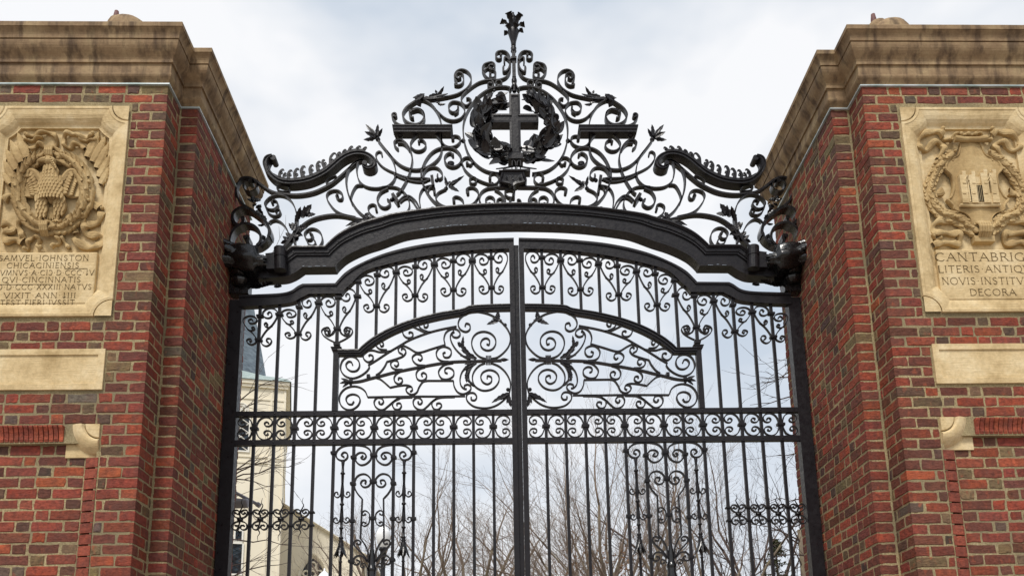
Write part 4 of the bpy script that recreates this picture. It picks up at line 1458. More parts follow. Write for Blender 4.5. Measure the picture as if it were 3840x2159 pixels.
for x, y, a, b_, ang in ((945, 745, 0.052, 0.024, -8), (1600, 625, 0.052, 0.022, 35)):
    q = pt('E', x, y, YF)
    ca, sa = math.cos(math.radians(ang)), math.sin(math.radians(ang))
    Pq = []
    for k in range(25):
        th = 2 * math.pi * k / 24
        u, v_ = max(-1, min(1, 1.25 * math.cos(th))) * (a - b_) + b_ * math.cos(th), b_ * math.sin(th)
        Pq.append((q[0] + ca * u - sa * v_, q[2] + sa * u + ca * v_))
    mb = MB()
    mb.ribbon(Pq, YF, 0.04, 0.007)
    twice(mb, 'link')
scroll('E', [(1140, 1150), (1110, 1020), (1062, 920), (985, 852), (880, 826), (782, 850), (712, 910), (695, 965), (740, 1015), (815, 1022), (868, 975), (862, 922), (812, 898), (792, 930)], knob=0.010)
scroll('E', [(708, 1000), (742, 1070), (810, 1110), (878, 1100), (905, 1052), (872, 1012), (838, 1035)], knob=0.010, name='hook')
scroll('E', [(2120, 1178), (2060, 1172), (1950, 1150), (1800, 1112), (1650, 1097), (1500, 1112), (1350, 1152), (1230, 1222), (1150, 1300), (1105, 1380), (1095, 1450), (1105, 1500), (1140, 1535), (1180, 1545)], w=0.058, t=0.015, name='branch')
scroll('E', [(1930, 1130), (1760, 1092), (1650, 1032), (1572, 940), (1535, 862), (1552, 800), (1622, 765), (1700, 772), (1750, 820), (1742, 880), (1695, 885), (1662, 850), (1680, 822)], knob=0.010)
scroll('F', [(1195, 240), (1185, 380), (1145, 480), (1060, 595), (990, 660), (900, 720), (780, 740)], w=0.06, t=0.022, name='branch')
scroll('F', [(825, 300), (860, 272), (915, 262), (985, 292), (1050, 360), (1090, 440), (1110, 480)])
scroll('F', [(1500, 640), (1545, 560), (1545, 490), (1520, 430), (1470, 390), (1400, 378), (1335, 408), (1305, 460), (1330, 520), (1388, 525), (1422, 472), (1385, 440)], knob=0.011)
scroll('F', [(1335, 530), (1360, 590), (1420, 612), (1458, 575), (1435, 532)], name='hook')
# flowers, leaf clumps
def leaves(name, c, spec, Y=-0.02, jag=0.35, th=0.006, teeth=3, mat=IR, ydir=-0.5):
    r = random.Random(len(spec) * 7 + int(spec[0][0]))
    mb = MB()
    for x, y, x2, y2, w in spec:
        a, b_ = pt(c, x, y, Y), pt(c, x2, y2, Y)
        dv = b_ - a
        dv[1] += r.uniform(-0.3, 0.3) * np.linalg.norm(dv)
        mb.leaf(a + np.array((0, r.uniform(-0.02, 0.02), 0)), dv, (r.uniform(-0.6, 0.6), -1, r.uniform(-0.3, 0.8)), float(np.linalg.norm(dv)), w, cup=r.uniform(-0.5, 0.5), curl=r.uniform(-0.25, 0.3), jag=jag, teeth=teeth, th=th)
    return twice(mb, name, mat)


leaves('flower', 'B', [(400, 950, 250, 760, .040), (390, 945, 225, 995, .045), (405, 950, 500, 850, .035), (395, 945, 300, 860, .05), (410, 945, 430, 800, .035), (390, 955, 250, 910, .04)])
ballat('B', 425, 990, 0.021, 'flower_bud')
leaves('flower', 'C', [(1360, 735, 1345, 600, .03), (1380, 720, 1480, 680, .035), (1400, 700, 1605, 595, .035), (1390, 730, 1530, 800, .04), (1380, 710, 1410, 640, .03), (1420, 700, 1520, 660, .04)])
ballat('C', 1350, 752, 0.018, 'flower_bud')
leaves('leaf_clump', 'B', [(940, 450, 1150, 395, .055), (1000, 415, 1210, 400, .06), (1120, 405, 1290, 360, .045), (1220, 390, 1335, 285, .035), (1240, 395, 1375, 385, .03), (1230, 370, 1205, 340, .025), (930, 460, 1060, 405, .06), (960, 470, 1000, 550, .055), (1150, 450, 1290, 500, .05), (1240, 490, 1345, 520, .03), (1050, 385, 900, 450, .055)], ydir=0)
leaves('leaf_clump', 'E', [(2060, 1180, 2100, 1060, .05), (2080, 1190, 2170, 1110, .05), (2040, 1180, 1780, 1240, .04), (1960, 1200, 1800, 1300, .035), (2100, 1180, 2150, 1210, .05), (2030, 1190, 1900, 1230, .04), (2060, 1200, 2060, 1110, .05)], jag=0.45)
leaves('leaf_clump', 'E', [(1200, 1150, 1330, 960, .07), (1230, 1130, 1240, 1000, .05), (1250, 1120, 1390, 1070, .05), (1130, 1200, 1220, 1040, .05), (1110, 1280, 1020, 1210, .05), (1110, 1270, 1060, 1200, .04), (1150, 1290, 1290, 1280, .055), (1130, 1350, 1210, 1360, .05), (1090, 1380, 1200, 1420, .05), (1060, 1400, 980, 1350, .05), (1070, 1440, 860, 1430, .055), (1050, 1460, 940, 1400, .045), (1090, 1330, 1120, 1220, .06), (1080, 1440, 1130, 1330, .06)], jag=0.4, teeth=4)
leaves('leaf_clump', 'E', [(560, 920, 650, 900, .05), (560, 930, 530, 870, .045), (540, 960, 600, 980, .05), (580, 1000, 640, 930, .05), (600, 1050, 690, 1130, .05), (690, 1260, 610, 1270, .05), (740, 1230, 790, 1280, .045), (690, 1390, 640, 1450, .06), (560, 950, 480, 900, .05), (640, 1090, 730, 1210, .05), (660, 1150, 560, 1100, .05)], mat=IG, jag=0.4)
# --- cross on its block
cz0, cz1 = pt('W', 660, 925, -0.05)[2], pt('W', 660, 115, -0.05)[2]
cx0, cx1 = AX - 0.0455, AX + 0.0455
ax0, ax1 = pt('W', 350, 480, -0.05)[0], pt('W', 990, 480, -0.05)[0]
ah = (ax1 - ax0) / 2
az0, az1 = pt('W', 480, 503, -0.05)[2], pt('W', 480, 385, -0.05)[2]
cxm = AX - 0.004


def cross_outline(i):
    hw = 0.0455 - i
    return [(cxm - hw, cz0 + i), (cxm + hw, cz0 + i), (cxm + hw, az0 + i), (cxm + ah - i, az0 + i), (cxm + ah - i, az1 - i), (cxm + hw, az1 - i), (cxm + hw, cz1 - i), (cxm - hw, cz1 - i), (cxm - hw, az1 - i), (cxm - ah + i, az1 - i), (cxm - ah + i, az0 + i), (cxm - hw, az0 + i)]


mb = MB()
G = [[(x, y, z) for x, z in cross_outline(i)] for i, y in ((0, 0.045), (0, -0.050), (0.017, -0.052), (0.0185, -0.044), (0.021, -0.044))]
mb.grid(G, cv=True)
o_ = 4 * 12
mb.f += [tuple(o_ + k for k in (0, 1, 2, 11)), tuple(o_ + k for k in (2, 3, 4, 5)), tuple(o_ + k for k in (5, 6, 7, 8)), tuple(o_ + k for k in (8, 9, 10, 11)), tuple(o_ + k for k in (2, 5, 8, 11))]
mb.f += [(11, 2, 1, 0), (5, 4, 3, 2), (8, 7, 6, 5), (11, 10, 9, 8), (11, 8, 5, 2)]
crs = mb.build('cross', IR, ot)
bz0 = pt('W', 660, 1000, -0.05)[2]
mb = MB()
mb.box(cxm - 0.062, cxm + 0.062, -0.058, 0.05, bz0, cz0 + 0.002)
mb.build('cross_base', IR, ot)
# --- laurel wreath
wc = pt('W', 672, 600, 0)
wc[0] = AX
r = random.Random(31)
wl = MB()
wb = MB()
R0 = 0.298
for sgn in (-1, 1):
    wl, wb = MB(), MB()
    N_ = 40
    for k in range(N_):
        u = k / (N_ - 1)
        th = math.radians(-90 + sgn * (10 + 142 * u))
        cth, sth = math.cos(th), math.sin(th)
        tang = np.array((-sth * sgn, 0, cth * sgn))
        rad = np.array((cth, 0, sth))
        for j in range(2):
            w_ = (1 - 0.35 * u)
            p = wc + rad * (R0 * (1.0 if sth > -0.2 else 1.0) + r.uniform(-0.085, 0.07) * w_) + np.array((0, r.uniform(-0.065, 0.03), 0))
            dv = tang * r.uniform(0.5, 1.2) + rad * r.uniform(-0.9, 0.9) + np.array((0, r.uniform(-0.6, 0.25), 0))
            wl.leaf(p, dv, np.array((r.uniform(-0.7, 0.7), -1, r.uniform(-0.2, 0.9))), r.uniform(0.10, 0.15), r.uniform(0.066, 0.092), cup=r.uniform(-0.2, 0.5), curl=r.uniform(-0.3, 0.35), th=0.004)
        if k % 3 == 0:
            p = wc + rad * (R0 + r.uniform(-0.075, 0.075)) + np.array((0, r.uniform(-0.085, -0.03), 0))
            wb.ball(p, 0.0115, 9, 7)
            wb.cyl(p, p + np.array((0, 0.05, 0)) - tang * 0.03, 0.003, n=5)
    a = np.radians(-90 + sgn * np.linspace(4, 150, 26))
    wb.tube(np.stack([wc[0] + R0 * np.cos(a), np.full(26, 0.0), wc[2] + R0 * np.sin(a)], 1), np.linspace(0.02, 0.008, 26), 7)
    wr = wl.build('laurel_branch', M['iron_leaf'], ot)
    wb.build('berries_and_stem', IG, wr)
mb = MB()
for sgn in (-1, 1):
    q = pt('W', 660, 1060, -0.03)
    mb.ribbon([(AX + sgn * x, q[2] + z) for x, z in ((0.005, -0.035), (0.008, 0.0), (0.02, 0.018), (0.034, 0.012), (0.036, -0.035))], -0.05, 0.07, 0.008)
    mb.tube([(AX + sgn * 0.01, -0.01, q[2] - 0.01), (AX + sgn * 0.09, -0.02, q[2] - 0.035), (AX + sgn * 0.17, -0.02, q[2] - 0.045)], [0.009, 0.008, 0.005], 6)
mb.build('ribbon_tie', IR, ot)
# --- shield plaque with its letters
Yp = -0.06
left = [(200, 380), (205, 405), (268, 420), (262, 470), (245, 530), (212, 590), (210, 640), (245, 685), (330, 702), (430, 720), (500, 755), (552, 802)]
Pl = np.array([pt('Z', x, y, Yp)[[0, 2]] for x, y in left])
xm = pt('Z', 552, 600, Yp)[0]
out = np.vstack([Pl, np.array([(2 * xm - x, z) for x, z in Pl[-2::-1]])])
cen = np.array((xm, pt('Z', 552, 560, Yp)[2]))
mb = MB()
G = []
for k, y in ((1.0, 0.02), (1.0, Yp), (0.93, Yp - 0.006), (0.86, Yp), (0.80, Yp + 0.010), (0.45, Yp + 0.014), (0.02, Yp + 0.014)):
    G.append([tuple((cen + (p - cen) * k)[i] if i != 1 else y for i in (0, 1, 1))[:1] + (y, float((cen + (p - cen) * k)[1])) for p in out])
mb.grid(G, cv=True)
pl = mb.build('shield_plaque', IR, ot)
mb = MB()
z0_ = pt('Z', 552, 572, Yp)[2]
for ch, x in (('A', 392), ('A', 540), ('M', 720)):
    xx = pt('Z', x, 520, Yp)[0]
    adv, st = STROKES[ch]
    for q in st:
        a, b_ = [np.array((xx + (e[0] - adv / 2) * 0.021, Yp + 0.0, z0_ + e[1] * 0.026)) for e in q[1:]]
        mb.cyl(a, b_, 0.0034, n=6)
for x in (466, 628):
    xx = pt('Z', x, 572, Yp)[0]
    mb.ball((xx, Yp, z0_ + 0.003), 0.0035, 6, 4)
mb.build('plaque_letters', IG, pl)
mb = MB()
q0, q1 = pt('Z', 200, 378, -0.05), pt('Z', 905, 378, -0.05)
mb.box(AX - 0.115, AX + 0.115, -0.055, 0.03, q0[2] - 0.012, q0[2] + 0.006)
mb.build('plaque_ledge', IR, ot)
for s_ in (0,):
    ballat('W', 378, 1345, 0.020)
# --- bracket ends: acanthus sheathed knobs against the piers, collars, scroll brackets
mb = MB()
a, b_ = pt('F', 235, 740, -0.13), pt('F', 770, 850, -0.10)
P = catmull([a + (b_ - a) * u + np.array((0, 0, -0.008 * math.sin(u * 3))) for u in np.linspace(0, 1, 6)], 4)
n = len(P)
G = []
for i in range(n):
    u = i / (n - 1)
    rad = (0.150 * math.sin(math.pi * min(1, 0.10 + u * 0.52)) ** 0.9) * (1 - 0.30 * u) + 0.006
    if u > 0.82:
        rad = 0.055
    row = []
    for k in range(28):
        th = 2 * math.pi * k / 28
        rr = rad * (1 + 0.10 * math.cos(7 * th + 3.0 * u) + 0.04 * math.sin(13 * th + 9 * u))
        row.append((P[i][0], P[i][1] + rr * math.cos(th) * 0.95, P[i][2] + rr * math.sin(th)))
    G.append(row)
mb.grid(G, cv=True)
mb.f.append(tuple(range(28)))
knL, knR = twice(mb, 'acanthus_knob', IG, True)
mb = MB()
r = random.Random(77)
for k in range(30):
    u = -0.12 + 0.8 * r.random()
    th = math.radians(r.uniform(100, 260))
    c_ = a + (b_ - a) * u
    rad = 0.10 * (1 - 0.55 * u)
    p = c_ + np.array((0, rad * math.cos(th), rad * math.sin(th)))
    rad = 0.128 * (1 - 0.62 * u)
    p = c_ + np.array((0, rad * math.cos(th), rad * math.sin(th)))
    mb.leaf(p, (b_ - a) + np.array((0, -0.10 * math.cos(th), -0.10 * math.sin(th))), (0, math.cos(th), math.sin(th)), r.uniform(0.12, 0.19), r.uniform(0.05, 0.075), cup=-0.45, curl=r.uniform(-0.06, 0.12), jag=0.3, teeth=5, th=0.009)
for x, y, x2, y2, w in ((640, 1000, 560, 1250, .09), (560, 1010, 700, 1200, .09), (700, 1150, 900, 1150, .06), (500, 1120, 720, 1230, .08), (900, 1160, 1010, 1180, .05), (640, 1180, 900, 1140, .05)):
    p, q = pt('F', x, y, -0.02), pt('F', x2, y2, -0.02)
    mb.leaf(p, q - p, (0, -1, 0.3), float(np.linalg.norm(q - p)), w, cup=0.4, curl=0.2, jag=0.4, teeth=5, th=0.01)
twice(mb, 'acanthus_leaves', IG, False, (knL, knR))
mb = MB()
p0, p1 = pt('F', 975, 655, -0.12), pt('F', 985, 960, -0.12)
for (u0, u1, rr) in ((0, 0.40, 0.047), (0.40, 0.48, 0.043), (0.48, 1.0, 0.047)):
    mb.cyl(p0 + (p1 - p0) * u0, p0 + (p1 - p0) * u1, rr, n=18)
mb.box(p0[0] - 0.10, p0[0] - 0.03, -0.12, -0.04, p1[2] + 0.02, p0[2] - 0.05)
twice(mb, 'collar_roll', IR)
mb = MB()
z5, z6 = pt('F', 400, 1000, 0)[2], pt('F', 400, 1310, 0)[2]
mb.box(-2.300, -2.150, -0.040, 0.06, z6 + 0.01, z5 + 0.10)
for zz, rr in ((z5 - 0.01, 0.085), (z5 - 0.09, 0.07)):
    mb.ball((-2.215, -0.05, zz), rr, 16, 10, (1.0, 1.0, 0.75))
twice(mb, 'end_block', IG)
scroll('E', [(755, 1395), (765, 1330), (740, 1250), (690, 1170), (600, 1095), (500, 1025), (415, 1000), (330, 1020), (268, 1080), (256, 1150), (290, 1212), (345, 1240), (395, 1205), (400, 1150)], w=0.10, t=0.024, yf=-0.08, mat=IG, name='bracket_scroll', knob=0.018)
scroll('F', [(820, 500), (770, 560), (690, 612), (610, 632), (560, 610), (540, 560), (550, 510), (530, 485), (500, 500)], w=0.09, t=0.022, yf=-0.08, mat=IG, name='bracket_scroll', knob=0.016)
scroll('F', [(660, 610), (702, 560), (712, 490), (680, 400), (605, 335), (505, 312), (405, 345), (325, 430), (290, 530), (300, 600)], w=0.09, t=0.020, yf=-0.09, mat=IG, name='bracket_scroll')
scroll('F', [(815, 490), (835, 420), (810, 330), (760, 260)], w=0.08, t=0.022, yf=-0.07, mat=IG, name='bracket_scroll')


# ------------------------------------------------------------------ the two gate leaves
gl = thing('gate_leaf', 'left black wrought iron gate leaf hung beside the eagle tablet pier', 'gate', (-1.1, 0, 0), 'pair of iron gate leaves')
gr = thing('gate_leaf', 'right black wrought iron gate leaf hung beside the chapel shield pier', 'gate', (1.1, 0, 0), 'pair of iron gate leaves')
GP = (gl, gr)
BX = [-2.058 + 0.1543 * k for k in range(13)]
ZB = 0.06
zR1, zR2 = 4.1832, 3.9075          # frieze: top of upper rail, bottom of lower rail
BW = 0.0115


def both(mb, name, mat=IR, smooth=False, parent=GP):
    return twice(mb, name, mat, smooth, parent, 0.0)


def curve_z(c, pts, Y):
    P = np.array([pt(c, x, y, Y)[[0, 2]] for x, y in pts])
    return P


# top rail of the leaf: front face between two traced lines
YR = -0.030
tI = [(290, 828), (600, 815), (900, 800), (1050, 768), (1150, 702), (1212, 672), (1655, 664)]
tJ = [(15, 392), (300, 272), (600, 188), (900, 130), (1200, 95), (1600, 65), (2085, 50)]
bI = [(290, 972), (600, 962), (900, 940), (1080, 910), (1180, 858), (1292, 800), (1742, 795)]
bJ = [(60, 495), (320, 412), (610, 342), (900, 285), (1200, 240), (1600, 203), (2085, 185)]
TR_ = [pt('I', x, y, YR) for x, y in tI] + [pt('I', x, y, YR) for x, y in ((1700, 612), (1810, 505))] + [pt('J', x, y, YR) for x, y in tJ]
BR_ = [pt('I', x, y, YR) for x, y in bI] + [pt('I', x, y, YR) for x, y in ((1785, 735), (1870, 660))] + [pt('J', x, y, YR) for x, y in bJ]
Tl, Bl = resmooth(TR_, [5, 6]), resmooth(BR_, [5, 6])
Tl[-1] = (-0.020, Tl[-1][1])
Bl[-1] = (-0.020, Bl[-1][1])
Tl[0] = (-2.22, Tl[0][1])
Bl[0] = (-2.22, Bl[0][1])
mb = MB()
mb.grid([[(a[0] + (b_[0] - a[0]) * u, y, a[1] + (b_[1] - a[1]) * u) for u, y in ((0, 0.03), (0, YR - 0.010), (0.20, YR - 0.010), (0.22, YR), (1.0, YR), (1.0, 0.03))] for a, b_ in zip(Tl, Bl)], cv=True)
n = len(Tl)
mb.f += [tuple(range(6)), tuple(range(6 * n - 1, 6 * n - 7, -1))]
both(mb, 'top_rail')
Bl = np.array(Bl)


def rail_under(x):
    return float(np.interp(x, Bl[:, 0], Bl[:, 1]))


# arched middle rail, a bundle of mouldings
mK = [(130, 570), (412, 570), (470, 512), (600, 412), (800, 298), (1000, 213), (1200, 148), (1500, 76), (1800, 26)]
nK = [(130, 640), (445, 640), (520, 575), (660, 470), (850, 362), (1040, 280), (1230, 213), (1520, 143), (1810, 92)]
Tm = [pt('K', x, y, -0.03) for x, y in mK] + [pt('J', x, y, -0.03) for x, y in ((1500, 962), (1800, 944), (2040, 938))]
Bm = [pt('K', x, y, -0.03) for x, y in nK] + [pt('J', x, y, -0.03) for x, y in ((1510, 1030), (1800, 1012), (2040, 1006))]
Tm, Bm = resmooth(Tm, [1]), resmooth(Bm, [1])
mb = MB()
pr_ = [(0, 0.025), (0, -0.038), (0.20, -0.040), (0.24, -0.028), (0.34, -0.028), (0.36, -0.034), (0.62, -0.034), (0.65, -0.024), (1.0, -0.022), (1.0, 0.025)]
mb.grid([[(a[0] + (b_[0] - a[0]) * u, y, a[1] + (b_[1] - a[1]) * u) for u, y in pr_] for a, b_ in zip(Tm, Bm)], cv=True)
both(mb, 'arched_rail')
Tm = np.array(Tm)


def arch_top(x):
    return float(np.interp(x, Tm[:, 0], Tm[:, 1]))


def boxpart(name, x0, x1, y0, y1, z0, z1, parent=GP):
    mb = MB()
    mb.box(x0, x1, y0, y1, z0, z1)
    return both(mb, name, IR, False, parent)


boxpart('hinge_stile', -2.297, -2.199, -0.020, 0.062, 0.02, 5.13)
boxpart('meeting_stile', -0.0600, -0.0205, -0.032, 0.03, 0.05, rail_under(-0.04) + 0.002)
mb = MB()
mb.box(-0.0195, 0.0175, -0.014, 0.026, 0.05, pt('J', 2120, 155)[2])
mb.build('astragal', IR, gl)
for k, x in enumerate(BX):
    if k < 4:
        boxpart('bar', x - BW, x + BW, -BW, BW, ZB + 0.05, rail_under(x) + 0.004)
    elif k == 4:
        boxpart('bar', x - BW, x + BW, -BW, BW, ZB + 0.05, zR1 - 0.03)
    else:
        boxpart('bar', x - BW, x + BW, -BW, BW, ZB + 0.05, zR1 - 0.03)
        boxpart('bar', x - BW, x + BW, -BW, BW, arch_top(x) - 0.012, rail_under(x) + 0.004)
for z0, z1 in ((zR1 - 0.039, zR1), (zR2, zR2 + 0.042), (1.05, 1.10), (0.10, 0.18)):
    boxpart('rail', -2.199, -0.060, -0.021, 0.019, z0, z1)
boxpart('kick_plate', -2.199, -0.060, -0.006, 0.006, 0.18, 1.05)
for x in BX:
    for z in (zR1 - 0.02, zR2 + 0.021):
        mb = MB()
        mb.ball((x, -0.022, z), 0.0065, 7, 5, (1, 0.6, 1))
        both(mb, 'rivet')


def collar(x, z, w=0.0215, h=0.020, name='collar', par=GP):
    mb = MB()
    mb.box(x - w, x + w, -0.020, 0.020, z - h / 2, z + h / 2)
    mb.box(x - w - 0.0015, x + w + 0.0015, -0.0215, 0.0215, z - 0.0035, z + 0.0035)
    both(mb, name, IR, False, par)


# frieze scrolls: pairs of C's set back to back on every second bar
zf0, zf1 = zR2 + 0.042, zR1 - 0.039
zm, hh = (zf0 + zf1) / 2, (zf1 - zf0) / 2
edges = [-2.199] + BX + [-0.060]
C_ = [(0.10, 0.0), (0.125, 0.35), (0.24, 0.72), (0.44, 0.93), (0.64, 0.93), (0.82, 0.76), (0.89, 0.50), (0.82, 0.27), (0.68, 0.18), (0.54, 0.24), (0.50, 0.42), (0.58, 0.55), (0.69, 0.50), (0.68, 0.38)]
for k in range(14):
    xa, xb = edges[k], edges[k + 1]
    flip = (k % 2 == 0)      # collared bars are BX[0], BX[2], ...
    sp = xb - xa
    P = np.array([(p[0], p[1]) for p in C_[::-1]] + [(p[0], -p[1]) for p in C_[1:]])
    P = catmull(P, 5)
    X = (xb - P[:, 0] * sp) if flip else (xa + P[:, 0] * sp)
    mb = MB()
    mb.ribbon(np.stack([X, zm + P[:, 1] * hh], 1), -0.013, 0.024, 0.0085)
    both(mb, 'frieze_scroll')
for k in range(0, 13, 2):
    collar(BX[k], zm, 0.030, 0.022)

# heart scrolls under the top rail
H1 = [(0.10, 0.0), (0.20, 0.17), (0.39, 0.38), (0.65, 0.58), (0.83, 0.80), (0.905, 0.97), (0.87, 1.13), (0.70, 1.235), (0.50, 1.255), (0.28, 1.20), (0.15, 1.07), (0.20, 0.93), (0.36, 0.862), (0.53, 0.875), (0.615, 0.96), (0.58, 1.06), (0.47, 1.10), (0.40, 1.03)]
H2 = [(0.66, 0.56), (0.485, 0.486), (0.30, 0.53), (0.255, 0.62), (0.34, 0.675), (0.425, 0.62), (0.38, 0.57)]
H3 = [(0.105, -0.03), (0.20, -0.18), (0.41, -0.245), (0.60, -0.16), (0.66, -0.03), (0.56, 0.05), (0.43, 0.04), (0.40, -0.06), (0.48, -0.09)]
LOW = {0: ((972, 1275), None), 2: ((1123, 1251.5), None), 4: ((1267, 1233.6), None), 6: ((1409, 1148), None), 8: ((1554, 1108), None), 10: ((1699, 1087), None), 12: ((1843, 1079), None)}
NB = {-1: 1204, 1: 1180, 3: 1137, 5: 1112, 7: 1022, 9: 993, 11: 979, 13: 970}
nbx = {-1: 905, 1: 1051, 3: 1198, 5: 1341, 7: 1485, 9: 1630, 11: 1773, 13: 1905}
for k, ((u, v_), _) in LOW.items():
    zl = onY(u, v_)[2]
    x0 = BX[k]
    tops = []
    for s_ in (-1, 1):
        kn = k + s_
        zn = onY(nbx[kn], NB[kn])[2]
        if (k, s_) == (6, -1):
            zn = onY(1346, 1057)[2]
        xn = edges[kn + 1]
        sp = abs(xn - x0)
        H = zn - zl
        tops.append(zn + 0.07 * H)
        for nm, pts, t in (('heart_scroll', H1, 0.0085), ('tendril', H2, 0.008), ('tendril', H3, 0.0085)):
            Q = catmull(pts, 5)
            if nm == 'tendril' and pts is H3:
                Q[:, 1] *= (0.40 / H) * 0.55 if H > 0.23 else 1
            top = zn + 0.26 * H
            lim = rail_under(x0 + s_ * sp * 0.5) - 0.004
            zz = zl + Q[:, 1] * H
            if nm == 'heart_scroll' and top > lim:
                up = Q[:, 1] > 0.85
                zz = np.where(zz > zl + 0.85 * H, zl + 0.85 * H + (zz - zl - 0.85 * H) * max(0.4, (lim - zl - 0.85 * H) / (0.41 * H)), zz)
            mb = MB()
            mb.ribbon(np.stack([x0 + s_ * Q[:, 0] * sp, zz], 1), -0.012, 0.022, t)
            e = (x0 + s_ * Q[-1, 0] * sp, zz[-1])
            mb.cyl((e[0], -0.013, e[1]), (e[0], 0.012, e[1]), 0.0065, n=8)
            both(mb, nm)
    collar(x0, zl, 0.027)
    collar(x0, float(np.mean(tops)), 0.025)
    if k == 6:
        collar(BX[5], onY(1346, 1057)[2], 0.029)
    if k + 1 < 13:
        collar(BX[k + 1], onY(nbx[k + 1], NB[k + 1])[2], 0.029)

# side post of the oval panel with capital and colonnette
xp0, xp1 = pt('K', 72, 1000)[0], pt('K', 150, 1000)[0]
xc_ = BX[4]
boxpart('panel_post', xc_ - 0.0215, xc_ + 0.0215, -0.025, 0.02, zR1, pt('K', 110, 640)[2])
zc0, zc1 = pt('K', 110, 640)[2], pt('K', 110, 560)[2]
mb = MB()
for (h0, h1, w0, w1) in ((0, 0.012, 0.024, 0.024), (0.012, 0.03, 0.024, 0.034), (0.03, 0.042, 0.036, 0.036), (0.042, zc1 - zc0, 0.040, 0.043)):
    mb.grid([[(xc_ + sx_ * w, sy * w * 0.9, zc0 + h) for sx_, sy in ((-1, -1), (1, -1), (1, 1), (-1, 1))] for h, w in ((h0, w0), (h1, w1))], cv=True)
mb.grid([[(xc_ + sx_ * w, sy * w * 0.9, zc1) for sx_, sy in ((-1, -1), (1, -1), (1, 1), (-1, 1))] for w in (0.043, 0.005)], cv=True)
both(mb, 'capital')
boxpart('colonnette', xc_ - 0.0125, xc_ + 0.0125, -0.0125, 0.0125, zc1, rail_under(xc_) + 0.004)
collar(xc_, pt('K', 125, 500)[2], 0.024, 0.028)
KS = dict(parent=GP, ax=0.0, w=0.026, t=0.0105, yf=-0.014)
mK_ = lambda it, xm=130: [(2 * xm - x, y) for x, y in it]
for it in ([(155, 465), (230, 427), (300, 377), (328, 322), (300, 282), (250, 275), (215, 302), (218, 342), (245, 345)], [(165, 315), (190, 360), (230, 385), (275, 365), (280, 320), (245, 303)]):
    P = trace('K', it, -0.012)
    for fl in (0, 1):
        mb = MB()
        Q = P.copy()
        if fl:
            Q[:, 0] = 2 * xc_ - Q[:, 0]
        mb.ribbon(Q, -0.012, 0.022, 0.0085)
        both(mb, 'tendril')
